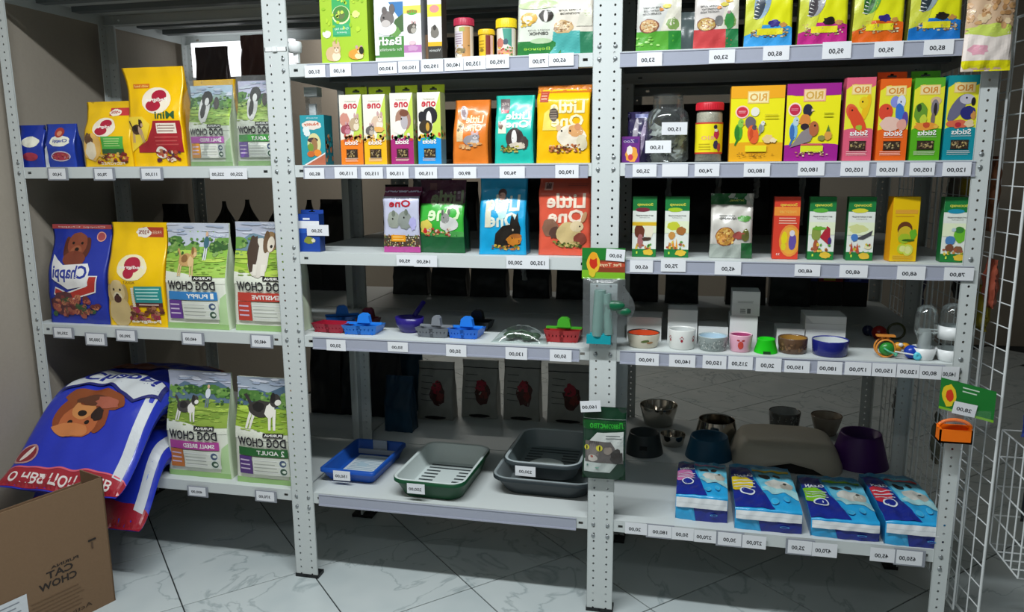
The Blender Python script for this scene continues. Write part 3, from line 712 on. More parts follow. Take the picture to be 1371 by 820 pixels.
A = Art(46); A.rect(0, 0, 1, 1, '#e6ddd2'); A.rect(.5, 0, .86, 1, '#c8965e'); A.rect(.12, .1, .55, .86, '#d4ccd0'); A.lines(.16, .52, .4, .8, 5, '#9a7a90'); A.ell(.45, .2, .2, .1, '#8a7a50', jit=.2); A.rect(.4, .84, .62, .98, '#a8b060'); A.speck(.15, .05, .8, .4, ['#b08050', '#6a5a40', '#c8a870'], 20, .05, .03)
jar('supplement_jar', 'round jar with a dark pink-red lid on the top middle shelf', .580, .012, Z1, .027, .112, '#b8304c', .020, '#e0d8cc', A)
A = Art(47); A.rect(0, 0, 1, 1, '#e6bc28'); A.rect(.55, 0, .8, 1, '#7a3028'); A.rect(.8, 0, 1, 1, '#e0b8a8'); A.lines(.12, .5, .2, .8, 4, '#b89018'); A.ell(.35, .3, .1, .1, '#8a7020', jit=.2)
jar('supplement_jar', 'smallest jar, yellow with a yellow lid, between the two taller jars', .648, .012, Z1, .0215, .078, '#e8c01c', .014, '#e6bc28', A)
A = Art(48); A.rect(0, 0, 1, 1, '#e6dccf'); A.poly([(.42, 1), (.8, 1), (.8, .3), (.5, .5)], '#4e9a88'); A.ell(.3, .45, .18, .2, '#c87868', jit=.1); A.ell(.56, .5, .1, .12, '#485a68', jit=.2); A.rect(.15, 0, .85, .2, '#d89a80'); A.speck(.15, .02, .85, .35, ['#b84838', '#e0b848', '#5a8a4a'], 20, .06, .04)
jar('supplement_jar', 'taller jar with a bright yellow lid and a pale label right of the smallest jar', .706, .012, Z1, .0275, .105, '#ecd020', .024, '#e2dcae', A)
A = Art(49); A.rect(0, 0, 1, .26, '#2c7a3c'); A.text('Верное', .45, .08, .6, .07, '#a8d848'); A.ell(.55, .26, .25, .05, '#b8d0a8'); A.text('КОРМ ДЛЯ', .5, .44, .5, .03, '#6a6a64'); A.text('СВИНОК', .5, .37, .45, .055, '#3a3a36', bold=True)
A.ell(.28, .68, .2, .11, '#d8a850', jit=.1); A.ell(.24, .66, .12, .07, '#efe6cc', jit=.15); A.ell(.68, .72, .17, .11, '#38322e', jit=.06); A.ell(.67, .71, .05, .11, '#e8e4da'); A.ell(.5, .93, .5, .08, '#b8c898', jit=.1); A.speck(.1, .54, .4, .64, ['#e0c050', '#c8a040'], 10, .05, .02)
A.squash(.62)
bag('rodent_food_bag', .125, .235, .05, .806, .014, Z1, '#d9ddd0', '#c0c8b8', A, 'block', 41, .0014, cat='bag', label='green-based food bag with two guinea pigs on the top middle shelf')
A = Art(50); A.rect(.0, 0, .68, .42, '#4fa8a4'); A.rect(.68, 0, 1, .40, '#2f7a58'); A.ell(.30, .50, .24, .12, '#c8a878', jit=.1); A.speck(.1, .42, .5, .58, ['#e8d8b8', '#b08858', '#d8c0a0', '#8a6848'], 60, .04, .02); A.text('КОРМ ДЛЯ', .45, .78, .5, .035, '#5a564e', bold=True); A.text('КРОЛИКОВ', .48, .72, .5, .035, '#5a564e', bold=True); A.ell(.85, .74, .1, .08, '#88b048', jit=.2); A.poly([(.6, .5), (.75, .9), (.95, .9), (.95, .5)], '#dcd8c8')
A.squash(.62)
bag('grain_bag', .128, .235, .05, .900, .014, Z1, '#ded6c8', '#c8c8ba', A, 'block', 42, .002, cat='bag', label='see-through grain bag with a teal base beside the post on the top middle shelf')
M = Mesh(mat('white_plastic', '#e8eaea', .35)); M.lathe([(.0001, -.022), (.019, -.019), (.0215, 0), (.019, .012), (.0001, .014)], 24); M.box(-.004, .012, -.006, .006, -.05, -.018)
M.obj('clip', loc=(.052, .02, Z1 + .055), label='white round plastic clip beside the post at the left end of the top middle shelf', cat='clip')

# ---- level 1.390
A = Art(51); A.ell(.48, .80, .4, .09, '#e8dcd0', jit=.08); A.text('Nutty', .46, .77, .62, .08, '#c8501e', bold=True); A.text('snack', .5, .93, .5, .03, '#d8f0f0'); A.ell(.26, .68, .14, .1, '#dfe8e6', jit=.2)
A.ell(.55, .42, .28, .22, '#d9d49a'); A.ell(.5, .5, .22, .05, '#4c3c40'); A.ell(.56, .38, .13, .16, '#a07850', jit=.1); A.ell(.4, .36, .12, .08, '#78963c', jit=.2); A.ell(.68, .24, .16, .07, '#e88a34'); A.ell(.4, .22, .16, .06, '#c86a34'); A.poly([(.15, .02), (1, .24), (1, 0), (.15, 0)], '#b86a50'); A.poly([(.1, .0), (1, .25), (1, .22), (.2, .0)], '#e8e0dc')
S = Art(52); S.speck(.1, .1, .9, .6, ['#a86a4a', '#c88a58', '#2c8a90', '#7a4a3a'], 16, .12, .06)
box_pkg('treat_box', .080, .150, .055, .098, .014, 1.3905, '#2f98a4', '#1e6a74', A, S, label='small teal nut treat box at the left end of the second middle shelf')
M = Mesh(m_film); M.box(-.02, .02, 0, .03, 0, .235); r = empty('blister_pack', (.063, .085, 1.3905), label='tall clear blister pack with a white top behind the teal treat box', cat='pack'); M.obj('clear_shell', r)
M = Mesh(MATS['white_plastic']); M.box(-.022, .022, -.002, .032, .212, .24); M.box(-.012, .010, .008, .018, .02, .19, mi=0); M.obj('cap', r, label='white cap')
def stick_art(seed, top, low, band, creature, brand='one', rio=False):
    A = Art(seed)
    if rio:
        A.rect(0, .30, 1, .92, '#e8e234'); A.poly([(0, .92), (0, .86), (.3, .93), (.7, .85), (1, .9), (1, 1), (0, 1)], top); A.rect(0, 0, 1, .36, low); A.ell(.5, .36, .55, .04, low, jit=.1)
        A.rect(.18, .795, .86, .915, '#f0d070'); A.rect(.21, .805, .83, .905, '#f4dca0'); A.text('RIO', .52, .815, .5, .075, '#d88a30', bold=True)
        creature(A)
        A.text('Sticks', .52, .305, .62, .065, '#f4f2ee', bold=True); A.rect(.2, .285, .85, .289, '#f0e8e0')
        A.lines(.12, .88, .06, .12, 3, '#f0e0d8', .25)
    else:
        A.poly([(.55, .35), (1, .35), (1, 1), (.8, .8)], '#c4d858'); A.rect(0, 0, 1, .34, low); A.ell(.5, .34, .55, .035, low, jit=.15)
        A.text('one', .50, .80, .62, .075, '#c8283c', bold=True); A.text('RODENT', .5, .895, .5, .018, '#b0a890')
        creature(A)
        A.speck(.05, .34, .95, .42, band, 22, .07, .03); A.text('Sticks', .5, .285, .6, .065, '#f6f2ea', bold=True)
        A.lines(.2, .8, .04, .10, 3, '#f4e0c8', .3)
    return A
def c_rats(A): A.ell(.22, .64, .22, .1, '#d09080', jit=.1); A.rodent(.25, .52, .5, .2, '#a0505c', '#c88090'); A.rodent(.66, .60, .5, .28, '#c0a888', '#e8d8c0')
def c_mice(A): A.rodent(.62, .62, .6, .28, '#dcc0a8', '#f0e0d0'); A.rodent(.28, .5, .42, .2, '#6a645e', '#c0b0a0'); A.ell(.7, .5, .24, .04, '#e8b060', jit=.2)
def c_guinea(A): A.ell(.56, .62, .34, .16, '#a8806c', jit=.05); A.ell(.4, .52, .3, .1, '#efe6de', jit=.1); A.ell(.62, .6, .16, .11, '#b8b0b4'); A.ell(.62, .72, .2, .05, '#7a4a38'); A.ell(.5, .64, .03, .015, '#1c1414')
def c_bwg(A): A.ell(.56, .68, .32, .12, '#26242a', jit=.05); A.ell(.5, .62, .12, .12, '#eeeae4'); A.ell(.18, .66, .14, .08, '#26242a', jit=.1); A.ell(.36, .52, .28, .1, '#3a3024', jit=.08); A.ell(.44, .52, .08, .06, '#c8983c')
W_ = (.26, .10, .76, .215)
for (x, lowc, lt, band, cr, sidec, hh, n) in ((.2265, '#f08020', 'orange', ['#c85a48', '#e8b050', '#d88a60'], c_rats, '#c07040', .207, 61), (.303, '#f4b81e', 'yellow', ['#e8b860', '#f0d8a0', '#d89850'], c_mice, '#c88420', .206, 62),
       (.389, '#a82a74', 'purple', ['#c83a3a', '#4a8a3a', '#e8d8d0', '#303040'], c_guinea, '#8aa050', .208, 63), (.475, '#1e94dc', 'blue', ['#4aae3c', '#c8502c', '#e8c040', '#2c8a4a'], c_bwg, '#6a90a0', .208, 64)):
    A = stick_art(n, '#fff', lowc, band, cr)
    S = Art(n + 100); S.rect(0, 0, 1, .35, sidec); S.speck(.1, .35, .9, .6, band, 10, .14, .03)
    box_pkg('treat_stick_box', .0715, hh, .048, x, .013, 1.3905, '#ece8dc', '#b8c088', A, S, label='white rodent stick box with %s base and green hang tab' % lt, cat='box', group=None, tab=.026, tabcol='#c4da34', window=W_)
def ragged(A, x0, y0, x1, y1, c, words=True):
    n = 7; P = [(x0, y0), (x1, y0)]; 
    for k in range(n):
        u = x1 - (x1 - x0) * k / n; P += [(u, y1 - A.r.uniform(0, .04)), (u - (x1-x0)/n*.5, y1 - .05 - A.r.uniform(0, .03))]
    P.append((x0, y1 - .12)); A.poly(P, c)
def little(A, x0, y0, x1, y1, c, shade):
    """two chunky lettered lines, Little over One"""
    h = (y1 - y0)
    A.text('Little', (x0+x1)/2, y0 + h * .50, x1 - x0, h * .50, shade, bold=True); A.text('Little', (x0+x1)/2 + .012, y0 + h * .51, (x1 - x0) * .98, h * .50, c, bold=True)
    A.text('One', (x0+x1)/2, y0, (x1 - x0) * .95, h * .46, shade, bold=True); A.text('One', (x0+x1)/2 + .012, y0 + h*.01, (x1 - x0) * .93, h * .46, c, bold=True)
A = Art(71); A.poly([(.1, .35), (.1, .70), (.3, .62), (.3, .35)], '#e6c898'); little(A, .34, .50, .84, .76, '#f2e4bc', '#e0a868'); A.ell(.27, .8, .14, .09, '#c0b8b8', rot=-.9, jit=.1); A.ell(.26, .8, .1, .05, '#8a7478', rot=-.9); A.speck(.14, .5, .34, .66, ['#8a7a60', '#c8b898'], 10, .05, .02); A.rodent(.55, .38, .5, .26, '#9a9498', '#c8c4c4'); A.speck(.2, .24, .8, .32, ['#e8b880', '#d8985c'], 18, .06, .02)
bag('rodent_food_bag', .108, .184, .055, .600, .014, 1.3905, '#e07a28', '#a85418', A, 'block', 71, .0014, skew=.04, cat='bag', label='small orange rodent food bag with a grey animal beside the stick boxes')
A = Art(72); A.rect(.12, .78, .36, .95, '#6a5a5c'); A.rect(.14, .74, .34, .79, '#c0404c'); A.text('pig', .24, .85, .18, .05, '#c8b8b0'); A.poly([(.08, .44), (.1, .6), (.3, .66), (.3, .44)], '#dfe8cc'); little(A, .26, .52, .90, .76, '#e4f0dc', '#8cd0c0'); A.ell(.14, .56, .07, .05, '#7a5a4c', rot=-.6, jit=.15)
A.ell(.54, .36, .24, .16, '#453a38', jit=.05); A.ell(.52, .38, .07, .11, '#ece8e4'); A.ell(.78, .3, .1, .1, '#4a403c', jit=.1); A.ell(.6, .26, .2, .05, '#d8ccb8', jit=.2); A.speck(.16, .17, .62, .26, ['#a8a030', '#5c6a28', '#c8b860', '#584430'], 50, .035, .016)
bag('rodent_food_bag', .116, .194, .055, .732, .014, 1.3905, '#22bcaa', '#16988c', A, 'block', 72, .0014, cat='bag', label='turquoise rodent food bag with a dark guinea pig')
A = Art(73); A.rect(0, .9, 1, 1, '#c8741e'); A.rect(.06, .78, .22, .93, '#b8503c'); A.lines(.08, .2, .8, .92, 3, '#e8b8a0'); A.poly([(.1, .42), (.14, .64), (.3, .72), (.4, .42)], '#f0dc6a'); little(A, .24, .46, .90, .80, '#f4ecc4', '#e4c860'); A.ell(.32, .62, .09, .085, '#5c5048', jit=.1); A.lines(.25, .39, .56, .68, 4, '#a89888')
A.ell(.66, .34, .28, .15, '#efe4d0', jit=.04); A.ell(.74, .41, .14, .08, '#d8a068', jit=.1); A.ell(.42, .45, .05, .04, '#e0b888'); A.ell(.78, .46, .06, .045, '#c88a60'); A.ell(.48, .41, .016, .014, '#1c1210'); A.ell(.64, .41, .016, .014, '#1c1210', same=True); A.ell(.86, .26, .1, .1, '#dcd2b4', jit=.1); A.speck(.24, .14, .82, .24, ['#8a3c28', '#c87848', '#5a3a24', '#e0c088'], 60, .028, .014)
bag('rodent_food_bag', .156, .219, .065, .876, .014, 1.3905, '#f4bc0c', '#c88a10', A, 'brick', 73, .0016, cat='bag', label='large yellow rodent food bag with a white and tan hamster')
# ---- level 1.120
A = Art(74); A.rect(0, .62, 1, .82, '#e6e8ec'); A.rect(.3, .85, .6, .9, '#dfe4ee'); A.ell(.55, .3, .24, .1, '#8c9438', jit=.15); A.ell(.72, .3, .08, .05, '#e0dcc0', jit=.2); A.ell(.3, .55, .3, .06, '#2c5cb8')
r = box_pkg('fish_food_box', .078, .118, .035, .063, .018, Z3 + .0005, '#2248a0', '#183878', A, label='small blue fish food box with a price tag stuck over it', tab=.012, tabcol='#2248a0')
A = Art(75); A.rect(0, .86, 1, 1, '#7c2450'); A.rect(0, 0, 1, .09, '#b84a94'); A.rect(0, .09, 1, .26, '#4a4034'); A.speck(0, .09, 1, .27, ['#c8a860', '#8a7a50', '#d8d0b8', '#7a3430', '#5c7a40'], 120, .02, .012); A.text('RODENT', .48, .82, .5, .022, '#8a8a98', bold=True)
A.text('One', .48, .70, .6, .11, '#b82030', bold=True); A.ell(.3, .50, .18, .13, '#9aa094', jit=.1); A.ell(.62, .50, .2, .14, '#8c928c', jit=.1); A.ell(.3, .60, .05, .05, '#70786c'); A.ell(.66, .62, .05, .05, '#70786c'); A.ell(.28, .52, .02, .014, '#101010'); A.ell(.6, .54, .02, .014, '#101010', same=True); A.ell(.84, .45, .1, .1, '#b0acdc', jit=.2)
A.rect(.22, .17, .62, .27, '#e89a1c'); A.lines(.26, .58, .18, .26, 2, '#f8d080')
bag('rodent_food_bag', .120, .201, .06, .366, .045, Z3 + .0005, '#c4c6dc', '#7c2458', A, 'brick', 75, .0012, cat='bag', label='lilac and magenta rat food bag on the third middle shelf')
A = Art(76); A.rect(0, .68, 1, 1, '#4c1c38'); A.rect(0, 0, 1, .26, '#1e5a34'); A.ell(.7, .26, .55, .04, '#4a9a4c', jit=.1); A.text('Little', .6, .66, .72, .20, '#8a9070', bold=True); A.text('Little', .61, .67, .70, .19, '#7c8a68', bold=True); A.text('One', .56, .44, .72, .22, '#d8ecc0', bold=True); A.rect(.2, .86, .36, .96, '#6a4448')
A.ell(.68, .40, .2, .1, '#d0d0cc', jit=.05); A.ell(.6, .48, .1, .07, '#8c8c88'); A.ell(.54, .56, .03, .04, '#5c5c58'); A.ell(.68, .57, .03, .04, '#5c5c58'); A.ell(.57, .49, .012, .01, '#101010'); A.ell(.16, .36, .14, .1, '#d8c858', jit=.2); A.speck(.12, .24, .7, .34, ['#8a4030', '#c8a868', '#d8d0c0', '#c03c3c'], 40, .03, .016); A.ell(.14, .30, .05, .03, '#c8282c')
bag('rodent_food_bag', .146, .222, .065, .493, .055, Z3 + .0005, '#3cae3c', '#12402c', A, 'block', 76, .0018, cat='bag', label='green and dark plum rodent food bag with a grey chinchilla')
A = Art(77); little(A, .16, .36, .86, .78, '#e4e8d8', '#9cc8d4'); A.ell(.48, .80, .09, .06, '#5c3c38'); A.ell(.48, .76, .07, .05, '#d8a898'); A.ell(.5, .6, .12, .12, '#b8e4e0', jit=.1); A.poly([(.12, .36), (.14, .7), (.26, .7), (.26, .36)], '#dcd8c0')
A.poly([(.32, .10), (.36, .28), (.52, .38), (.68, .40), (.72, .54), (.78, .46), (.84, .56), (.86, .44), (.9, .36), (.88, .24), (.9, .14), (.6, .09)], '#25201c'); A.ell(.76, .2, .16, .07, '#c87c28', jit=.1); A.ell(.8, .25, .12, .03, '#a8642c'); A.ell(.74, .33, .018, .014, '#c8b8a0'); A.speck(.28, .07, .86, .13, ['#c87828', '#5a7a28', '#e0b040', '#8a4a20'], 46, .03, .013)
bag('rodent_food_bag', .146, .228, .065, .690, .035, Z3 + .0005, '#14a0d4', '#0c6c9c', A, 'block', 77, .0018, cat='bag', label='bright blue rodent food bag with a black and tan rabbit')
A = Art(78); A.rect(.1, .84, .26, .95, '#e0a898'); A.rect(.13, .86, .23, .93, '#7a4a44'); A.lines(.55, .95, .89, .93, 2, '#b84838'); little(A, .14, .42, .9, .80, '#f0e0cc', '#e89a84'); A.ell(.22, .36, .16, .12, '#8a6450', jit=.1); A.ell(.3, .3, .1, .08, '#5c4038', jit=.2); A.ell(.58, .28, .24, .16, '#d4bc84', jit=.06); A.ell(.74, .38, .13, .07, '#dcc8a0'); A.ell(.88, .5, .04, .08, '#c89a70', rot=-.6); A.ell(.8, .38, .014, .011, '#181010'); A.ell(.8, .22, .12, .08, '#8a4438', jit=.1); A.speck(.3, .11, .84, .18, ['#4a5a24', '#8a8a40', '#3a4420', '#c8b070'], 60, .03, .013)
bag('rodent_food_bag', .158, .228, .065, .877, .045, Z3 + .0005, '#dc5a42', '#a83c2c', A, 'brick', 78, .0018, cat='bag', label='coral red rodent food bag with a cream rabbit, right end of the third middle shelf')

# ---- level .850: litter scoops
def scoop(x, y, z, W, col, hcol, label, rz=0, handle=True, D=.085, Hh=.030, grip=.022):
    r = empty('litter_scoop', (x, y, z), (0, 0, rz), label, 'scoop')
    m = mat('plastic_' + col.strip('#'), col, .33, var=.03); M = Mesh(m)
    w0, w1 = W * .42, W * .5
    # open tray: bottom with slots, sloping walls
    n = 9
    for k in range(n):                                             # bars of the slotted bottom
        xa = -w0 + 2*w0 * k / n; M.box(xa, xa + 2*w0/n * .55, .006, D, .001, .0035)
    M.box(-w0, w0, D * .42, D * .50, .001, .0045); M.box(-w0, w0, D * .92, D, .001, .0045)
    def wall(a, b, c, d, nn):
        for s in (0, 1): M.face([a, b, c, d] if s == 0 else [d, c, b, a])
        t = Vector(nn) * .0022
        q = [tuple(Vector(p) + t) for p in (a, b, c, d)]; M.face(q); M.face([a, b, q[1], q[0]]); M.face([d, c, q[2], q[3]])
    m_ = 9
    for k in range(m_):                                             # front wall with slots between ribs
        u0 = -1 + 2 * k / m_; u1 = -1 + 2 * (k + 1) / m_
        def pt(u, t): return ((w0 + (w1 - w0) * t) * u, .004 - .010 * t + .008 * u * u, .001 + Hh * t)
        wall(pt(u0, 0), pt(u1, 0), pt(u1, .42), pt(u0, .42), (0, 1, 0)); wall(pt(u0, .62), pt(u1, .62), pt(u1, 1), pt(u0, 1), (0, 1, 0))
        um = u0 + (u1 - u0) * .3; wall(pt(um, .42), pt(u1, .42), pt(u1, .62), pt(um, .62), (0, 1, 0))
    for s in (-1, 1):
        wall((s*w0, .012, .001), (s*w0, D, .001), (s*w1, D + .004, .001 + Hh * .8), (s*w1, .002, .001 + Hh), (-s, 0, 0))
    wall((-w0, D, .001), (w0, D, .001), (w1, D + .004, Hh * .8), (-w1, D + .004, Hh * .8), (0, -1, 0))
    M.obj('tray', r)
    if handle:
        M = Mesh(mat('plastic_' + hcol.strip('#'), hcol, .33)); gz = Hh + .001
        M.box(-w1, w1, D * .55, D * .70, gz - .005, gz + .001)
        pr = [(-grip, gz), (-grip * .8, gz + .024), (-grip * .4, gz + .031), (grip * .4, gz + .031), (grip * .8, gz + .024), (grip, gz)]
        F0 = [(a, D * .50, b) for a, b in pr]; F1 = [(a, D * .75, b) for a, b in pr]
        M.face(F0); M.face(F1[::-1])
        for k in range(5): M.face([F0[k+1], F0[k], F1[k], F1[k+1]], smooth=False)
        M.obj('handle', r)
    return r
ZS = .8505
scoop(.098, .045, ZS, .118, '#a01c34', '#a01c34', 'dark red litter scoop at the left end of the fourth middle shelf', handle=False, rz=-.05)
scoop(.212, .035, ZS, .120, '#1f78d8', '#2a8af0', 'blue litter scoop beside the dark red one', rz=.03)
scoop(.100, .165, ZS, .115, '#1c64b8', '#2a7ad8', 'blue litter scoop standing behind the dark red one', rz=.5)
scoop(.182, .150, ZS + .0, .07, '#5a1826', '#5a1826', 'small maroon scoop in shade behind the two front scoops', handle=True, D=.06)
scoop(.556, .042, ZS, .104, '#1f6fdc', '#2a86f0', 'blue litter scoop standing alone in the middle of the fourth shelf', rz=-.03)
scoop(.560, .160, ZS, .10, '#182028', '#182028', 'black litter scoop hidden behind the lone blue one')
scoop(.868, .050, ZS, .112, '#a8282c', '#4ab030', 'dark red litter scoop with a bright green handle beside the right post', Hh=.038)
# rounded scoops wrapped in film
def round_scoop(x, y, z, W, Hh, col, label, rz=0, handle='back'):
    r = empty('litter_scoop', (x, y, z), (0, 0, rz), label, 'scoop'); M = Mesh(mat('plastic_' + col.strip('#'), col, .25))
    M.lathe([(.0001, .001), (W*.30, .001), (W*.46, Hh*.5), (W*.5, Hh), (W*.47, Hh), (W*.43, Hh*.5), (W*.27, .004), (.0001, .004)], 32, (0, W*.42, 0), sy=.8); M.obj('bowl', r)
    M = Mesh(MATS['plastic_' + col.strip('#')]); M.path([(0, W*.78, Hh*.9), (.005, W*.95, Hh*1.2), (.012, W*1.3, Hh*1.7)], .008, 8); M.obj('handle', r)
    return r
round_scoop(.352, .075, ZS, .098, .050, '#2a2078', 'rounded navy blue litter scoop wrapped in film', rz=-.1)
scoop(.455, .040, ZS, .112, '#70757c', '#868b92', 'grey litter scoop between the navy scoop and the lone blue one', rz=-.04, grip=.016)
# film packet with something green
r = empty('film_packet', (.742, .02, ZS), label='crinkled clear plastic packet with dark green contents on the fourth middle shelf', cat='packet')
rr = random.Random(5); M = Mesh(m_film); nu, nv = 16, 10
for s in (1, -1):
    V = [((i/nu - .5) * (.15 + .03 * (1 - j/nv)) , .085 * j/nv + .0, .001 + (.048 * sin(PI * i/nu) ** .7 * sin(PI * j/nv) ** .6 * (1 if s == 1 else .05)) + rr.uniform(-.002, .002) * (s == 1)) for j in range(nv+1) for i in range(nu+1)]
    M.idx(V, [(j*(nu+1)+i, j*(nu+1)+i+1, (j+1)*(nu+1)+i+1, (j+1)*(nu+1)+i) for j in range(nv) for i in range(nu)])
M.mats = [film_mat('thin_wrap', (.93, .96, .95), .02, .08, .2)]; M.obj('plastic_film', r)
M = Mesh(mat('dark_green_plastic', '#2f4a30', .35))
for k in range(14): M.blob((rr.uniform(-.045, .045), rr.uniform(.02, .065), rr.uniform(.012, .024)), .018, .013, .010, n=10, m=6)
M.path([(-.05, .04, .02), (0, .05, .03), (.05, .035, .018)], .004, 6); M.obj('toy_figure', r, label='dark green contents')

# ---- level .313: litter trays
def rrect(w, d, r, n=6):
    P = []
    for cx, cy, a0 in ((w/2-r, -d/2+r, -PI/2), (w/2-r, d/2-r, 0), (-w/2+r, d/2-r, PI/2), (-w/2+r, -d/2+r, PI)):
        for k in range(n + 1): a = a0 + PI/2 * k / n; P.append((cx + r * cos(a), cy + r * sin(a)))
    return P
def loft(M, secs, mi=0, col=(1,1,1,1), close_first=True, close_last=True):
    """secs = [(w, d, r, z, dx, dy)], rounded rectangles joined in order"""
    R = [[(p[0] + s[4], p[1] + s[5], s[3]) for p in rrect(s[0], s[1], s[2])] for s in secs]; n = len(R[0])
    V = [p for r_ in R for p in r_]
    M.idx(V, [(i*n + k, i*n + (k+1) % n, (i+1)*n + (k+1) % n, (i+1)*n + k) for i in range(len(R)-1) for k in range(n)], col, mi, True)
    if close_first: M.face(R[0][::-1], col, mi)
    if close_last: M.face(R[-1], col, mi)
def tray(name, label, x, y, z, w, d, h, outc, inc, r=.03, rz=0, rimc=None, slots=True, paper=None, cat='litter tray', tilt=0):
    rt = empty(name, (x, y, z), (tilt, 0, rz), label, cat); k = .80
    M = Mesh(mat('tray_' + outc.strip('#'), outc, .38, var=.03)); loft(M, [(w*k, d*k, r, 0, 0, 0), (w*k+.006, d*k+.006, r, .004, 0, 0), (w*.97, d*.97, r, h-.010, 0, 0)], close_last=False)
    loft(M, [(w, d, r, h-.012, 0, 0), (w, d, r, h-.001, 0, 0), (w-.004, d-.004, r, h, 0, 0)], close_first=False, close_last=False); M.obj('tray_body', rt)
    M = Mesh(mat('tray_' + (rimc or inc).strip('#'), rimc or inc, .4)); loft(M, [(w-.003, d-.003, r, h+.0005, 0, 0), (w-.012, d-.012, r-.004, h+.003, 0, 0), (w-.022, d-.022, r-.008, h-.001, 0, 0)], close_first=False, close_last=False); M.obj('rim', rt)
    M = Mesh(mat('tray_' + inc.strip('#'), inc, .4)); loft(M, [(w-.022, d-.022, r-.008, h-.001, 0, 0), (w*k+.004, d*k+.004, r-.005, .012, 0, 0), (w*k-.004, d*k-.004, r-.006, .008, 0, 0)], close_first=False); M.obj('liner', rt)
    if slots:
        M = Mesh(mat('slot_dark', '#3a4244', .6))
        for q in range(9):
            yy = -d*.30 + q * d * .075
            M.box(-w*.34, -w*.14, yy, yy + d*.022, .0081, .0095); M.box(w*.14, w*.34, yy, yy + d*.022, .0081, .0095)
            if abs(q - 4) > 2: M.box(-w*.14, w*.14, yy, yy + d*.022, .0081, .0095)
        M.obj('sieve_slots', rt, label='dark slots of the sieve bottom', kind='stuff')
    if paper:
        A = Art(7); A.lines(.08, .92, .08, .92, 11, '#8fa8b8', .35); A.ell(.4, .5, .2, .12, '#a8c0cc', jit=.3)
        M = Mesh(m_matte); M.box(-w*.30, w*.32, -d*.30, d*.30, .010, .0112, lin('#ccd6da')); put_art(M, A, lambda a, b, l: (-w*.30 + a*w*.62, -d*.30 + b*d*.6, .0112 + l), edge=0, off=.0003)
        M.obj('paper_leaflet', rt, label='printed paper leaflet lying in the tray')
    return rt
ZT = .3115
t1 = tray('litter_tray', 'blue litter tray with a paper leaflet at the left end of the bottom middle shelf', .125, .235, ZT, .205, .305, .050, '#1c52b0', '#2058b4', r=.016, rz=-.02, slots=False, paper=True)
M = Mesh(mat('grey_card', '#9ea6aa', .6)); M.box(-.02, .035, .118, .122, .012, .062); M.box(-.075, .075, .108, .112, .010, .028); M.obj('card_tongue', t1, label='grey card tongue')
tray('litter_tray', 'dark green litter tray with a white inside and sieve bottom', .440, .182, ZT, .248, .362, .070, '#0f4a2c', '#ccd6d4', r=.045, rz=-.03)
tray('litter_tray', 'large dark grey litter tray underneath the smaller grey one', .800, .290, ZT, .345, .400, .066, '#2c3438', '#8c9698', r=.06, rz=-.02, slots=False)
tray('litter_tray', 'smaller dark grey litter tray with pale sieve, stacked in the large grey one', .792, .290, ZT + .050, .262, .345, .064, '#333c40', '#748082', r=.055, rz=-.02, rimc='#aab4b6')
M = Mesh(mat('pale_scoop', '#e2ebe8', .4)); M.lathe([(.0001, .004), (.052, .0035), (.060, 0)], 24, sy=.75); M.obj('oval_disc', loc=(.785, .262, ZT + .0600), label='pale oval plastic disc lying in the small grey litter tray', cat='disc')
# ================================================================ right unit
def grain(seed, low, low2, mixc, txt, birdc=None):
    A = Art(seed); A.rect(0, 0, 1, .36, low); A.rect(.72, 0, 1, .36, low2)
    A.poly([(.55, .40), (.8, .95), (1, .95), (1, .36), (.55, .36)], '#d8d4c4'); A.ell(.82, .48, .14, .12, '#7c9a54', jit=.2)
    A.ell(.28, .46, .22, .13, '#8a5a48', jit=.06); A.ell(.28, .46, .20, .115, mixc, jit=.06); A.speck(.13, .38, .43, .54, ['#e8d8b0', '#b89058', '#a87048', '#d8c8a0'], 50, .03, .016)
    for i, t in enumerate(txt): A.text(t, .34, .78 - i * .055, .42 - .04 * (i % 2), .034, '#5a5a58', bold=True)
    A.ell(.68, .82, .1, .04, '#e0d060', jit=.2); A.ell(.56, .76, .05, .03, '#d88a40', jit=.2, same=True)
    A.squash(.60); return A
A = grain(81, '#58a438', '#2c8434', '#d8b080', ['ДЛЯ МЕЛКИХ', 'ПОПУГАЕВ', 'СМЕСЬ']); A.speck(0, .02, .5, .18, ['#7cc44c', '#a8dc80'], 14, .05, .015)
bag('grain_bag', .122, .232, .05, 1.137, .014, Z1, '#cfcfca', '#a8bca0', A, 'block', 81, .002, cat='bag', label='see-through grain bag with a bright green base on the top right shelf')
A = grain(82, '#c8484a', '#2a7a48', '#c8a860', ['КОРМ ДЛЯ', 'ВОЛНИСТЫХ', 'ПОПУГАЕВ']); A.ell(.56, .31, .09, .06, '#7a7a78', jit=.1); A.ell(.8, .31, .1, .10, '#3a8a44', jit=.1); A.ell(.78, .40, .04, .02, '#9a7a80'); A.ell(.78, .54, .09, .03, '#e0b030', jit=.15)
bag('grain_bag', .118, .226, .05, 1.288, .014, Z1, '#d6cfca', '#b0b4a8', A, 'block', 82, .002, cat='bag', label='see-through grain bag with a red base and small parrots on the top right shelf')
M = Mesh(m_film); o, P_ = bag('clear_pouch', .09, .12, .03, 1.222, .13, Z1, '#8c9ea0', '#7c8e90', None, 'block', 83, .002, cat='bag', label='plain greyish pouch in shade between the two see-through grain bags')
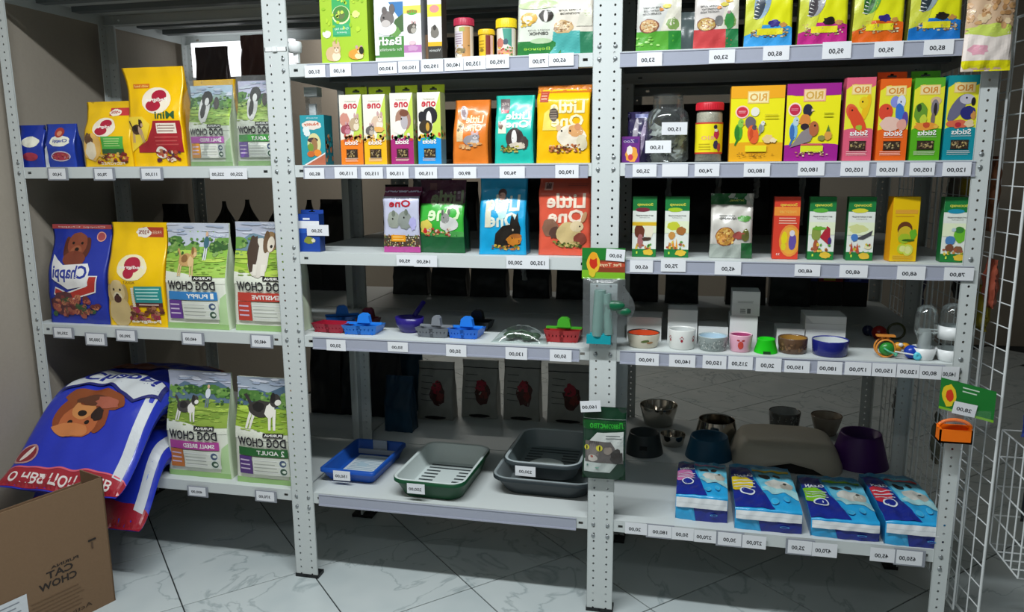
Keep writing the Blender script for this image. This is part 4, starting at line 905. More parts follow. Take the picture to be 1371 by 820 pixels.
def seedbag(seed, basec, body, wing, patch):
    A = Art(seed); A.rect(0, 0, 1, .30, basec); A.ell(.5, .30, .55, .07, basec, jit=.08); A.poly([(0, .2), (.35, .3), (.55, 1), (0, 1)], patch)
    A.ell(.36, .78, .17, .30, body, rot=-.25, n=24); A.ell(.30, .70, .10, .24, wing, rot=-.3); 
    for k in range(7): A.poly([(.16 + .02*k, .50 + .06*k), (.30, .48 + .06*k), (.17 + .02*k, .52 + .06*k)], '#e8e8e4', same=k > 0)
    A.ell(.62, .40, .13, .06, '#3a3080' if seed % 2 else '#2a2420', jit=.2); A.ell(.82, .37, .08, .04, '#c8904c', jit=.3)
    A.speck(.14, .16, .92, .30, ['#c8a878', '#8a6a48', '#e0d0a8', '#6a5038'], 70, .03, .014)
    A.rect(.26, .20, .80, .31, '#e6dc28'); A.squash(.60); A.text('RIO', .66, .80, .4, .08, '#e89a40', bold=True)
    return A
for (x, bc, body, wing, nm, sd, sc) in ((1.4215, '#3c9cdc', '#8ea8c0', '#3a4450', 'yellow birdseed bag with a light blue base on the top right shelf', 91, '#b8c83a'), (1.557, '#c02a84', '#9a9aa0', '#4a4448', 'yellow birdseed bag with a magenta base on the top right shelf', 92, '#a8b040'),
       (1.6905, '#e0641c', '#6aa84c', '#2c5c2c', 'yellow birdseed bag with an orange base and a green parrot on the top right shelf', 93, '#b8b838'), (1.824, '#1c74c4', '#98a8b0', '#2c3840', 'yellow birdseed bag with a deep blue base, rightmost on the top right shelf', 94, '#a8a840')):
    A = seedbag(sd, bc, body, wing, '#ccd044')
    bag('birdseed_bag', .122, .240, .05, x, .014, Z1, '#e4e41c', sc, A, 'block', sd, .002, cat='bag', label=nm)
# ---- level 1.390
Z2b = 1.3905
A = Art(101); A.rect(.1, .75, .9, .9, '#4a2c78'); A.text('Zoo', .4, .76, .6, .12, '#d8c8e0'); A.ell(.55, .3, .35, .3, '#e8a040', jit=.1); A.ell(.45, .45, .16, .2, '#e8e0d8', jit=.1); A.ell(.5, .2, .14, .12, '#c83c50')
box_pkg('treat_box', .050, .072, .04, 1.068, .014, Z2b, '#6a2a80', '#4a1c60', A, label='tiny purple box at the left end of the second right shelf')
A = Art(102); A.ell(.3, .5, .1, .4, '#c8c0cc', rot=-.2); A.ell(.6, .45, .09, .38, '#b8a8c4', rot=-.3); A.rect(.3, .88, .8, .96, '#8a90c8')
bag('purple_pouch', .075, .145, .04, 1.088, .10, Z2b, '#38305c', '#28224a', A, 'block', 102, .003, cat='bag', label='striped dark purple pouch behind the tiny purple box and the big jar')
# screw-top jar
r = empty('screw_top_jar', (1.1665, .075, Z2b), label='big clear plastic jar without a lid, half filled with small sachets', cat='jar')
m_pet = film_mat('clear_pet', (.95, .97, .97), .018, .05, .12)
M = Mesh(m_pet); R_ = .060
pr = [(.0001, .001), (.052, .001), (R_, .008), (R_, .120), (.055, .138), (.043, .148), (.041, .152), (.043, .156), (.041, .162), (.043, .168), (.041, .174), (.0425, .184)]
M.lathe(pr, 40); M.lathe([(a * .965, b + .001) for a, b in pr], 40); M.lathe([(.041, .184), (.044, .187), (.0405, .188)], 40); M.obj('jar_wall', r)
rr = random.Random(9); M = Mesh(mat('sachet_film', '#dcdeda', .3, bump=.4, bscale=70, var=.15))
for k in range(110):
    a = rr.uniform(0, 2*PI); q = rr.uniform(.2, .95) ** .6 * .044; zz = rr.uniform(.008, .100); c = Vector((q * cos(a), q * sin(a), zz))
    ax = Vector((rr.uniform(-1, 1), rr.uniform(-1, 1), rr.uniform(-.6, .6))).normalized(); bx = ax.orthogonal().normalized(); cx_ = ax.cross(bx)
    h1, h2 = .014, .010; pts = [c + ax*h1*s1 + bx*h2*s2 for s1, s2 in ((-1, -1), (1, -1), (1, 1), (-1, 1))]
    mid = c + cx_ * .004
    for q2 in range(4): M.face([pts[q2], pts[(q2+1) % 4], mid])
    M.face(pts[::-1])
M.obj('sachets', r, label='small pale sachets', kind='stuff')
# canister
r = empty('bird_food_canister', (1.281, .052, Z2b), label='bird food canister with a red lid and yellow parrot label', cat='jar')
M = Mesh(mat('seed_fill', '#b0aa98', .5, bump=.8, bscale=220, var=.35)); M.lathe([(.0001, .002), (.0345, .002), (.0345, .132), (.028, .137), (.0001, .137)], 36); M.obj('seeds', r, label='grey seeds seen through the canister', kind='stuff')
M = Mesh(m_pet); M.lathe([(.0001, 0), (.0365, 0), (.0365, .130), (.034, .137), (.030, .140)], 36); M.obj('canister_wall', r)
A = Art(103); A.rect(0, 0, 1, 1, '#ecdc1c'); A.rect(0, .95, 1, 1, '#c83c2c'); A.rect(0, 0, 1, .05, '#c83c2c'); A.text('RIO', .46, .44, .34, .13, '#e8a878', bold=True); A.ell(.70, .62, .08, .16, '#c8304c', jit=.1); A.ell(.66, .85, .05, .07, '#2c2c3c'); A.ell(.68, .74, .05, .05, '#e0d8d0'); A.ell(.68, .28, .07, .14, '#3c3450', jit=.1); A.ell(.78, .2, .06, .14, '#b84c3c'); A.lines(.22, .55, .1, .35, 3, '#c8b010')
M = Mesh(m_card); M.lathe([(.0372, .022), (.0372, .107)], 40, col=lin('#ecdc1c'))
def Pc(a, b, l): t = (a - .5) * 2.8; return ((.0372 + l) * sin(t), -(.0372 + l) * cos(t), .022 + .085 * b)
put_art(M, A, Pc, edge=.005, off=.0004, step=.0001, W=.104, H=.085); M.obj('label_band', r)
M = Mesh(mat('lid_red', '#cc2434', .35)); M.lathe([(.037, .140), (.0375, .158), (.036, .161), (.0001, .161)], 40)
for k in range(40):
    a = 2*PI*k/40; M.tube((.0372*cos(a), .0372*sin(a), .141), (.0372*cos(a), .0372*sin(a), .157), .0008, 5, cap=False)
M.obj('lid', r)
# RIO boxes
A = Art(104); A.rect(0, 0, 1, .24, '#e8a816'); A.ell(.5, .24, .55, .02, '#e8a816', jit=.1); A.rect(0, .86, 1, 1, '#f0a818'); A.ell(.5, .86, .6, .03, '#f0a818', jit=.2); A.rect(.31, .77, .71, .93, '#f0d080'); A.rect(.33, .785, .69, .915, '#f6e8b0'); A.text('RIO', .51, .80, .32, .10, '#e0a850', bold=True)
A.ell(.22, .66, .13, .085, '#f6c8c0'); A.ell(.22, .66, .105, .068, '#cc2c3c'); A.lines(.15, .29, .64, .68, 2, '#f0c0c0')
A.bird(.18, .42, .3, .34, '#4aa02c', '#8ac048', '#2c7a24', 1); A.ell(.46, .66, .08, .06, '#e8e4d8'); A.ell(.38, .52, .1, .08, '#6a6068', jit=.05); A.ell(.44, .36, .1, .13, '#e4602c', rot=.5); A.bird(.44, .40, .24, .2, '#e4602c', '#5a5058', '#c84820', 1); A.bird(.60, .46, .2, .18, '#9ca4a0', '#dcdcd4', '#8a8c88', 1, '#1a1a1a'); A.ell(.72, .30, .12, .05, '#e8c88c', jit=.2); A.ell(.82, .28, .06, .03, '#f0dcb0', jit=.2)
A.rect(.3, .13, .70, .215, '#ecdc20'); A.speck(.15, .06, .85, .12, ['#b88418', '#8a6014'], 22, .02, .008); A.lines(.64, .9, .56, .64, 2, '#d8cc20')
box_pkg('bird_food_box', .1385, .200, .06, 1.4045, .014, Z2b, '#eee412', '#e0a014', A, label='large yellow parrot food box on the second right shelf')
A = Art(105); A.rect(0, 0, 1, .20, '#a01c8c'); A.ell(.5, .20, .55, .03, '#a01c8c', jit=.1); A.rect(0, .86, 1, 1, '#a01c8c'); A.ell(.5, .87, .6, .025, '#a01c8c', jit=.15); A.rect(.31, .77, .72, .93, '#f4a88c'); A.rect(.33, .785, .70, .915, '#f4d8a0'); A.text('RIO', .51, .80, .32, .10, '#d8a848', bold=True)
A.ell(.16, .67, .125, .09, '#f8d8d0'); A.ell(.16, .67, .10, .072, '#c42848'); A.lines(.09, .23, .65, .69, 2, '#e890a0')
A.bird(.17, .42, .3, .36, '#7ab4d8', '#b8d0d8', '#3a6cb0', 1); A.ell(.4, .66, .09, .08, '#28263c'); A.ell(.36, .53, .10, .08, '#d8843c', jit=.05); A.ell(.36, .45, .08, .04, '#30202c'); A.poly([(.47, .68), (.53, .655), (.47, .64)], '#e8c8a8')
A.poly([(.1, .18), (.3, .38), (.5, .46), (.56, .40), (.48, .26), (.3, .22)], '#8c8284'); A.ell(.53, .42, .09, .10, '#b4643c', jit=.04); A.ell(.55, .46, .02, .014, '#101010'); A.ell(.8, .33, .07, .06, '#d89a48', jit=.1); A.poly([(.76, .38), (.8, .47), (.84, .38)], '#5c7c34'); A.ell(.68, .30, .07, .035, '#8a8a48', jit=.1); A.lines(.7, .88, .56, .64, 2, '#c8c820')
A.rect(.3, .12, .72, .20, '#dce428'); A.rect(.3, .205, .7, .225, '#d85c5c'); A.speck(.2, .06, .8, .13, ['#c8a868', '#e8d8a0', '#b88450'], 26, .025, .01)
box_pkg('bird_food_box', .135, .202, .06, 1.5465, .014, Z2b, '#eee616', '#7a186c', A, label='large magenta and yellow finch food box on the second right shelf')
def b_can(A): A.ell(.72, .64, .2, .1, '#eebc18', rot=.8); A.ell(.62, .70, .16, .07, '#ecc820'); A.ell(.58, .71, .03, .013, '#1c1410'); A.ell(.26, .58, .24, .10, '#e0603c', rot=-.2); A.ell(.44, .48, .36, .12, '#dc4c28', rot=-.4); A.ell(.24, .61, .03, .013, '#1c1410'); A.ell(.5, .40, .12, .03, '#9cb838', jit=.2)
def b_bud(A): A.ell(.52, .72, .16, .07, '#8890d8'); A.ell(.72, .72, .14, .08, '#d8dcec'); A.ell(.72, .64, .1, .04, '#7ca0dc'); A.ell(.72, .54, .2, .13, '#3c74c8', rot=-.7); A.ell(.88, .50, .1, .1, '#5a48a0', rot=-.6); A.ell(.22, .60, .24, .10, '#dc4830'); A.ell(.28, .64, .03, .013, '#301010'); A.ell(.4, .45, .34, .09, '#e8c0b0', jit=.05); A.ell(.78, .44, .16, .07, '#e0a090', jit=.06); A.ell(.7, .72, .02, .012, '#202030')
def b_par(A): A.ell(.74, .72, .18, .05, '#d8b890'); A.ell(.72, .64, .13, .10, '#847c84'); A.ell(.74, .62, .06, .08, '#2c2628'); A.ell(.68, .50, .07, .08, '#7c6c68'); A.ell(.26, .58, .22, .12, '#6a9a30', jit=.06); A.ell(.2, .64, .08, .05, '#2e4420', jit=.1); A.ell(.36, .50, .12, .06, '#c8d440', jit=.1); A.ell(.46, .42, .4, .05, '#e89a38', jit=.2); A.ell(.48, .43, .12, .035, '#c8502c', jit=.1); A.ell(.8, .41, .08, .025, '#e8b848', jit=.2)
def b_gry(A): A.ell(.34, .62, .32, .11, '#6c6a84', rot=.4, jit=.03); A.ell(.62, .72, .24, .06, '#c0bcc8', jit=.03); A.ell(.82, .69, .07, .05, '#1c1a20'); A.ell(.6, .735, .03, .012, '#101010'); A.ell(.68, .56, .24, .08, '#2a2c74', jit=.04); A.ell(.86, .53, .08, .05, '#c88a48', jit=.2); A.ell(.4, .43, .34, .05, '#d86a4c', jit=.2); A.ell(.4, .42, .1, .03, '#b82c3c'); A.ell(.74, .43, .16, .04, '#e0c8a0', jit=.2)
for x, lowc, topc, cr, sd, nm, tb, hh, W2 in ((1.6620, '#dc5c78', '#e0607c', b_can, 111, 'pink canary stick box', None, .214, .071), (1.7455, '#ea6418', '#ea6418', b_bud, 112, 'orange budgie stick box with a hang tab', .022, .208, .073),
        (1.8265, '#56ac1c', '#5cac2c', b_par, 113, 'green parakeet stick box with a hang tab', .022, .208, .071), (1.9070, '#0c8c9c', '#108c94', b_gry, 114, 'teal parrot stick box at the right end of the second right shelf', None, .212, .074)):
    A = stick_art(sd, topc, lowc, [], cr, rio=True); S = Art(sd + 200); S.rect(0, .35, 1, .8, '#8a9a30')
    box_pkg('treat_stick_box', W2, hh, .050, x, .014, Z2b, lowc, lowc, A, None, label=nm, tab=tb or .004, tabcol=topc, window=(.22, .135, .78, .235))
# ---- level 1.119
def zoo(seed, blob, cr, x, nm, rz=0, W=.068, y=.055, low=True):
    A = Art(seed); A.rect(0, .0, 1, .13, '#1c7a38'); A.rect(0, .77, 1, 1, '#1c7a3c'); A.text('Зоомир', .52, .84, .66, .055, '#d8d44c', bold=True); A.ell(.42, .785, .3, .035, blob, jit=.05)
    A.text('ВИТАМИННЫЙ', .5, .68, .72, .022, '#4a4a46', bold=True); A.text('корм', .5, .645, .4, .016, '#8a8a84')
    A.rect(0, .40, 1, .60, '#e4ecca'); cr(A)
    A.speck(.1, .12, .9, .26, ['#c88a48', '#e0c048', '#a8583c', '#5a9a3c'], 14, .06, .025)
    A.ell(.68, .075, .22, .05, '#dcb838', jit=.15); A.text('1', .2, .05, .06, .04, '#c8e048', bold=True)
    return box_pkg('vitamin_food_box', W, .1735, .040, x, y, Z3 + .0005, '#e4e8e0', '#1a6a34', A, rz=rz, label=nm)
def z1(A): A.ell(.3, .42, .22, .12, '#6a3422', jit=.1); A.ell(.7, .44, .2, .12, '#e8e0c8', jit=.1); A.rect(0, .52, 1, .58, '#dcb428'); A.ell(.34, .26, .12, .12, '#a86a6a', jit=.1); A.ell(.6, .3, .2, .03, '#4a3428', jit=.2)
def z2(A): A.ell(.36, .52, .26, .07, '#c8cc38', jit=.1); A.ell(.68, .44, .2, .07, '#a86c34', jit=.1); A.ell(.3, .36, .14, .06, '#c89048', jit=.1); A.poly([(.3, .14), (.36, .30), (.44, .14)], '#e89028'); A.poly([(.46, .14), (.50, .32), (.56, .14)], '#e8a028'); A.poly([(.14, .14), (.2, .26), (.26, .14)], '#a85838')
def z3(A): A.ell(.3, .42, .18, .12, '#8a9a48', jit=.1); A.poly([(.44, .36), (.7, .54), (.82, .5), (.84, .3), (.78, .24)], '#b02838'); A.ell(.82, .30, .07, .06, '#483078'); A.ell(.3, .22, .1, .1, '#a85838'); A.ell(.4, .5, .3, .03, '#6aac38', jit=.2)
def z4(A): A.ell(.4, .50, .34, .07, '#d4d894', jit=.2); A.poly([(.3, .34), (.7, .42), (.95, .48), (.9, .40), (.6, .33)], '#4a4a50'); A.ell(.28, .36, .13, .06, '#4c7cc0', jit=.1); A.poly([(.14, .14), (.18, .30), (.26, .14)], '#b83c38'); A.poly([(.34, .14), (.40, .28), (.48, .14)], '#c84c30'); A.ell(.8, .22, .14, .04, '#e8e0b8', jit=.1)
def z5(A): A.ell(.64, .42, .22, .12, '#6cb830', jit=.08); A.ell(.6, .5, .16, .05, '#3c8434', jit=.1); A.ell(.3, .34, .18, .07, '#4c80b8', jit=.1); A.ell(.3, .22, .16, .06, '#7a4c38', jit=.1); A.ell(.6, .2, .16, .05, '#8a5c40', jit=.1); A.ell(.4, .50, .08, .03, '#b8c8d0')
zoo(121, '#7a2a38', z1, 1.1095, 'leftmost small green and white vitamin box, with brown and yellow pictures', y=.048)
zoo(122, '#a8c828', z2, 1.2015, 'second small green and white vitamin box from the left, with orange sticks', y=.048)
zoo(123, '#5cb03c', z3, 1.5945, 'small green and white vitamin box with a red parrot', y=.056, rz=-.03)
zoo(124, '#d8d438', z4, 1.6950, 'small green and white vitamin box with a flying grey bird', y=.054, rz=-.03)
zoo(125, '#1c90b0', z5, 1.9320, 'rightmost small green and white vitamin box, with a green parrot', y=.050, rz=-.04)
A = Art(126); A.rect(0, .83, .84, 1, '#17602f'); A.text('Зоомир', .6, .87, .36, .045, '#c8cc58', bold=True); A.rect(.74, 0, 1, .24, '#225c30'); A.rect(0, 0, .74, .22, '#a4aca4'); A.lines(.2, .6, .60, .68, 2, '#8a8a84'); A.text('АРАХИС', .42, .60, .4, .04, '#5c5a58'); A.ell(.8, .62, .16, .05, '#5a9a48', jit=.2); A.ell(.36, .34, .24, .15, '#8a4a2c', jit=.06); A.ell(.36, .34, .22, .135, '#d09a48', jit=.06); A.speck(.17, .24, .55, .44, ['#e8c070', '#a86c30', '#c88c40'], 40, .035, .02); A.ell(.68, .36, .14, .06, '#a85048', jit=.2); A.ell(.84, .36, .09, .1, '#6a6a30', jit=.1)
o, P_ = bag('nut_pouch', .118, .182, .045, 1.353, .052, Z3 + .0005, '#c8c4bc', '#a8aca4', A, 'block', 126, .003, cat='bag', label='crinkled clear nut pouch with a dark green header on the third right shelf')
A = Art(127); A.rect(0, .70, 1, .84, '#ee9038'); A.text('Зоомир', .56, .84, .66, .06, '#e8c848', bold=True); A.text('ЭНЕРГИЯ', .54, .74, .66, .04, '#f0c860'); A.lines(.2, .9, .56, .68, 3, '#f0b8a0'); A.ell(.66, .30, .42, .26, '#e8903c'); A.ell(.66, .30, .36, .22, '#e8a83c'); A.ell(.44, .34, .12, .10, '#e4d01c', jit=.1); A.ell(.42, .2, .1, .06, '#dccc28', jit=.1); A.ell(.76, .28, .15, .14, '#6450a0', jit=.1); A.ell(.74, .42, .1, .05, '#d8d4dc'); A.text('33', .22, .06, .14, .035, '#f0e0d8')
box_pkg('vitamin_food_box', .068, .1735, .04, 1.5005, .052, Z3 + .0005, '#d8402c', '#b83424', A, rz=-.02, label='small red vitamin box with a yellow and a violet budgie')
A = Art(128); A.rect(.1, .74, .94, .80, '#e8a838'); A.lines(.12, .9, .68, .72, 1, '#d8a020'); A.ell(.50, .50, .28, .12, '#6c3c20'); A.ell(.52, .42, .28, .13, '#d8bc30'); A.ell(.5, .36, .22, .08, '#a8c430', jit=.1); A.ell(.82, .42, .14, .08, '#6cb82c', jit=.2); A.ell(.66, .33, .24, .02, '#3c6c20', jit=.1); A.ell(.46, .2, .2, .08, '#c8d838', jit=.05); A.ell(.66, .18, .2, .09, '#d4e060', jit=.05); A.ell(.46, .2, .12, .05, '#e8ec98'); A.ell(.66, .18, .12, .06, '#e8ec98', same=True); A.lines(.1, .9, .02, .1, 3, '#e0b848')
box_pkg('vitamin_food_box', .069, .1745, .04, 1.8040, .047, Z3 + .0005, '#f0c40e', '#e09812', A, rz=.12, label='small bright yellow box with lemons and greenery')

# ---- level .850: bowls, each in front of its white gift box
def bowl(name, label, x, y, z, r0, r1, H, outc, inc, th=.004, pat=None, rimc=None, sx=1, cat='bowl', rough=.22, metal=0, floor_=.006):
    rt = empty(name, (x, y, z), label=label, cat=cat)
    mo = mat('glaze_' + outc.strip('#') + ('m' if metal else ''), outc, rough, metal=metal, coat=.3); mi_ = mat('glaze_' + inc.strip('#') + ('m' if metal else ''), inc, rough, metal=metal, coat=.3)
    M = Mesh(mo); M.lathe([(.0001, 0), (r0 * .94, 0), (r0, .003), (r0 + (r1 - r0) * .45, H * .4), (r1, H - .003), (r1 - th * .2, H - .001)], 44, sx=sx); M.obj('outer_wall', rt)
    M = Mesh(mi_); M.lathe([(r1 - th, H - .003), (r0 + (r1 - r0) * .4 - th, H * .4), (r0 - th, floor_ + .004), (r0 - th * 2.5, floor_), (.0001, floor_)], 44, sx=sx); M.obj('inside', rt)
    M = Mesh(mat('glaze_' + (rimc or outc).strip('#') + ('m' if metal else ''), rimc or outc, rough, metal=metal, coat=.3)); M.lathe([(r1 - th * .2, H - .002), (r1 - th*.3, H), (r1 - th*.7, H), (r1 - th, H - .003)], 44, sx=sx); M.obj('rim', rt)
    if pat:
        M = Mesh(m_card); A = pat
        def Pp(a, b, l):
            t = (a - .5) * 2.6; zz = .004 + (H - .008) * b; q = zz / H; rr_ = r0 + (r1 - r0) * (q / .4 * .45 if q < .4 else .45 + (q - .4) / .6 * .55)
            return ((rr_ + l) * sin(t) * sx, -(rr_ + l) * cos(t), zz)
        put_art(M, A, Pp, edge=.004, off=.0005, step=.0001, W=r1 * 2.6, H=H); M.obj('painted_motif', rt)
    return rt
def wbox(x, y, z, W, H, D, label, sealed=True, rz=0, parts=0):
    A = Art(int(x * 997)); A.rect(.02, .96, .98, .965, '#a8acac')
    if parts == 1: A.lines(.2, .8, .52, .62, 2, '#a0a4a4'); A.rect(0, .0, 1, .52, '#d8dbda'); A.lines(.3, .5, .1, .3, 4, '#707474', .5); A.rect(.55, .1, .68, .3, '#707474')
    if parts == 2: A.poly([(.0, 1), (.2, .5), (.0, .5)], '#c8cccc'); A.rect(0, .49, 1, .505, '#a4a8a8')
    return box_pkg('white_gift_box', W, H, D, x, y, z, '#dfe2e1', '#c6cbcb', A, rz=rz, label=label, cat='box')
ZB = .8505
wbox(1.112, .125, ZB, .104, .074, .10, 'white carton behind the orange-lined bowl')
wbox(1.2265, .112, ZB, .087, .055, .085, 'white carton right behind the paw-print bowl, lower of two')
wbox(1.2265, .112, ZB + .0555, .087, .048, .085, 'white carton behind the paw-print bowl, upper of two')
wbox(1.3165, .110, ZB, .086, .055, .085, 'white carton behind the grey bowl with the pale blue inside')
wbox(1.4020, .095, ZB, .078, .094, .08, 'tall white carton behind the pink cup, lower of two')
wbox(1.4060, .097, ZB + .0945, .078, .072, .08, 'white carton with a printed label on top of the tall one behind the pink cup', parts=1)
wbox(1.5390, .120, ZB, .080, .056, .08, 'white carton behind the brown bowl')
wbox(1.6325, .120, ZB, .112, .052, .10, 'wide white carton behind the navy bowl, lower of two')
wbox(1.6325, .120, ZB + .0525, .112, .044, .10, 'wide white carton behind the navy bowl, upper of two', parts=2)
A = Art(131); A.ell(.56, .55, .09, .14, '#5c6c38', rot=-.5, jit=.1); A.ell(.68, .42, .08, .1, '#a87c50', rot=-.6, jit=.1)
bowl('pet_bowl', 'cream ceramic bowl with an orange inside and a small leaf motif', 1.114, .062, ZB, .042, .049, .042, '#cfc8b4', '#e0562a', pat=A, rimc='#30302c')
A = Art(132)
for cx in (.12, .5, .88):
    A.ell(cx, .48, .035, .09, '#a02838'); 
    for dx, dy in ((-.045, .14), (-.015, .22), (.015, .22), (.045, .14)): A.ell(cx + dx, .48 + dy, .012, .045, '#a02838', same=True)
bowl('pet_bowl', 'tall white ceramic bowl with small red paw prints', 1.226, .058, ZB, .036, .040, .058, '#e0e2de', '#d0d4d2', pat=A)
A = Art(133); A.speck(0, .05, 1, .9, ['#6c7674', '#a8b0ac', '#c0c4c0'], 80, .02, .08)
bowl('pet_bowl', 'mottled grey ceramic bowl with a pale blue inside', 1.3145, .056, ZB, .038, .043, .042, '#8c9694', '#b4cddc', pat=A, rimc='#a8b8bc')
A = Art(134); A.ell(.48, .42, .10, .28, '#c8483c', jit=.06); A.ell(.40, .76, .05, .06, '#b83c34', rot=.6); A.ell(.56, .76, .05, .06, '#b83c34', rot=-.6, same=True)
bowl('pet_cup', 'small pink ceramic cup with a red strawberry-like motif', 1.3925, .052, ZB, .028, .033, .050, '#e0a8bc', '#b04878', pat=A, rimc='#e8bccb', cat='cup')
r = empty('pet_bowl', (1.463, .050, ZB), label='small bright green plastic dish between the pink cup and the brown bowl', cat='bowl')
M = Mesh(mat('bright_green_plastic', '#1fc41c', .3)); M.lathe([(.033, 0), (.0325, .003), (.024, .036), (.025, .039), (.023, .040), (.020, .020), (.0001, .018)], 40)
M.obj('dish', r); M = Mesh(mat('green_notch', '#0c3c10', .6)); M.box(-.010, .010, -.0335, -.030, .0005, .008); M.obj('notch', r, label='dark notch in the foot')
A = Art(135); A.speck(0, .1, 1, .7, ['#4a3424', '#7a5c40'], 30, .04, .12)
bowl('pet_bowl', 'brown glazed ceramic bowl with a mustard inside', 1.5375, .066, ZB, .038, .041, .044, '#5c4432', '#a8803c', pat=A, rimc='#6a5038')
bowl('pet_bowl', 'wide navy blue glazed bowl with a white inside', 1.6370, .056, ZB, .046, .050, .044, '#1c2274', '#cfd4d4', rimc='#222a88')
# toys
def ball_toy(nm, label, x, y, z, R_, c1, c2, cap, stick=False):
    r = empty(nm, (x, y, z), label=label, cat='toy'); M = Mesh(mat('toy_' + c1.strip('#'), c1, .25)); M.blob((0, 0, R_), R_, R_, R_, n=24, m=14); M.obj('ball', r)
    M = Mesh(mat('toy_' + c2.strip('#'), c2, .3)); M.lathe([(R_*.55, -.004), (R_*.62, 0), (R_*.55, .006), (R_*.25, .007), (.0001, .004)], 20); me = M.mesh('hub'); me.transform(Matrix.Translation((.012, -R_*.86, R_*.62)) @ Matrix.Rotation(PI/2, 4, 'X')); put('hub', me, r)
    return r
r = ball_toy('hamster_toy', 'shiny blue ball toy with a light blue hub', 1.846, .045, ZB, .019, '#1c3ca8', '#58c4d8', None)
M = Mesh(mat('white_plastic2', '#e4e6e6', .35)); M.tube((.0, -.022, .016), (-.046, -.018, .022), .0022, 8); M.obj('axle', r, label='white rod')
r = empty('hamster_toy', (1.780, .055, ZB), label='green and orange wheel toy with a flat orange top', cat='toy')
M = Mesh(mat('toy_orange', '#e0903c', .35)); 
for yy in (-.012, .012):
    for k in range(24):
        a, b = 2*PI*k/24, 2*PI*(k+1)/24; M.tube((.024*cos(a), yy, .026 + .024*sin(a)), (.024*cos(b), yy, .026 + .024*sin(b)), .0028, 6, cap=False)
M.tube((-.006, 0, .047), (-.006, 0, .060), .005, 8); M.tube((.006, 0, .047), (.006, 0, .060), .005, 8); M.box(-.024, .024, -.010, .010, .058, .062); M.obj('orange_frame', r)
M = Mesh(mat('toy_green', '#2c8a34', .25)); M.blob((.004, -.006, .024), .021, .016, .020, n=20, m=12); M.obj('green_ball', r)
M = Mesh(mat('toy_mint', '#64c4a0', .3)); M.path([(-.008, -.024, .030), (.004, -.028, .022), (.024, -.026, .014)], .0024, 8); M.blob((.024, -.024, .014), .005, .005, .007, n=10, m=6); M.obj('crank', r)
r = empty('hamster_toy', (1.836, .105, ZB), label='small orange and white toy behind the blue ball', cat='toy')
M = Mesh(mat('toy_amber', '#e09a24', .35)); M.blob((-.010, 0, .016), .012, .010, .016, n=14, m=9); M.blob((.010, .004, .020), .013, .010, .010, n=14, m=9); M.obj('orange_body', r); M = Mesh(MATS['white_plastic2']); M.blob((-.004, -.008, .026), .007, .005, .006, n=10, m=6); M.obj('white_face', r)
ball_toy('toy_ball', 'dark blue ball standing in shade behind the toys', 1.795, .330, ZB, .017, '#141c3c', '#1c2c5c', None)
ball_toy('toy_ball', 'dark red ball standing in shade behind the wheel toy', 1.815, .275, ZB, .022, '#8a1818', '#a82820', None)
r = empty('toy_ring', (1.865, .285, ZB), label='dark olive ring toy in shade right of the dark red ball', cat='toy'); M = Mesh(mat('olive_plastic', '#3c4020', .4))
for k in range(24):
    a, b = 2*PI*k/24, 2*PI*(k+1)/24; M.tube((.024*cos(a), 0, .027 + .024*sin(a)), (.024*cos(b), 0, .027 + .024*sin(b)), .0035, 6, cap=False)
M.obj('ring', r)
# feeders
def feeder(x, y, label, W, H, neck):
    r = empty('bird_feeder', (x, y, ZB), label=label, cat='feeder')
    M = Mesh(mat('white_plastic3', '#e2e5e5', .32)); M.lathe([(.0001, 0), (W*.36, 0), (W*.40, .004), (W*.52, .034), (W*.50, .034), (W*.36, .006), (.0001, .005)], 32); M.obj('cup', r)
    M = Mesh(m_pet); pr = [(W*.30, .012), (W*.30, .05), (W*.33, .06), (W*.46, .075), (W*.46, H*.82), (W*.38, H*.93), (W*.2, H*.99), (.0001, H)]; M.lathe(pr, 32); M.lathe([(a*.96, b) for a, b in pr], 32); M.obj('bottle', r)
    M = Mesh(MATS['white_plastic3']); 
    if neck: M.lathe([(W*.24, .03), (W*.24, .075), (W*.2, .077), (.0001, .077)], 24)
    else: M.lathe([(W*.48, .062), (W*.485, .062), (W*.485, .098), (W*.48, .098)], 32); M.box(-W*1.15, -W*.75, -.006, .006, .072, .086); M.tube((-W*.8, 0, .076), (-W*.4, 0, .076), .0022, 8); M.tube((-W*.8, 0, .084), (-W*.4, 0, .084), .0022, 8)
    M.obj('collar', r, label='white collar' if neck else 'white band with a clip')
    return r
feeder(1.878, .048, 'clear plastic bird feeder bottle on a white cup, left one of two', .064, .152, True)
feeder(1.942, .042, 'clear plastic bird feeder bottle with a white band, right one beside the post', .072, .160, False)

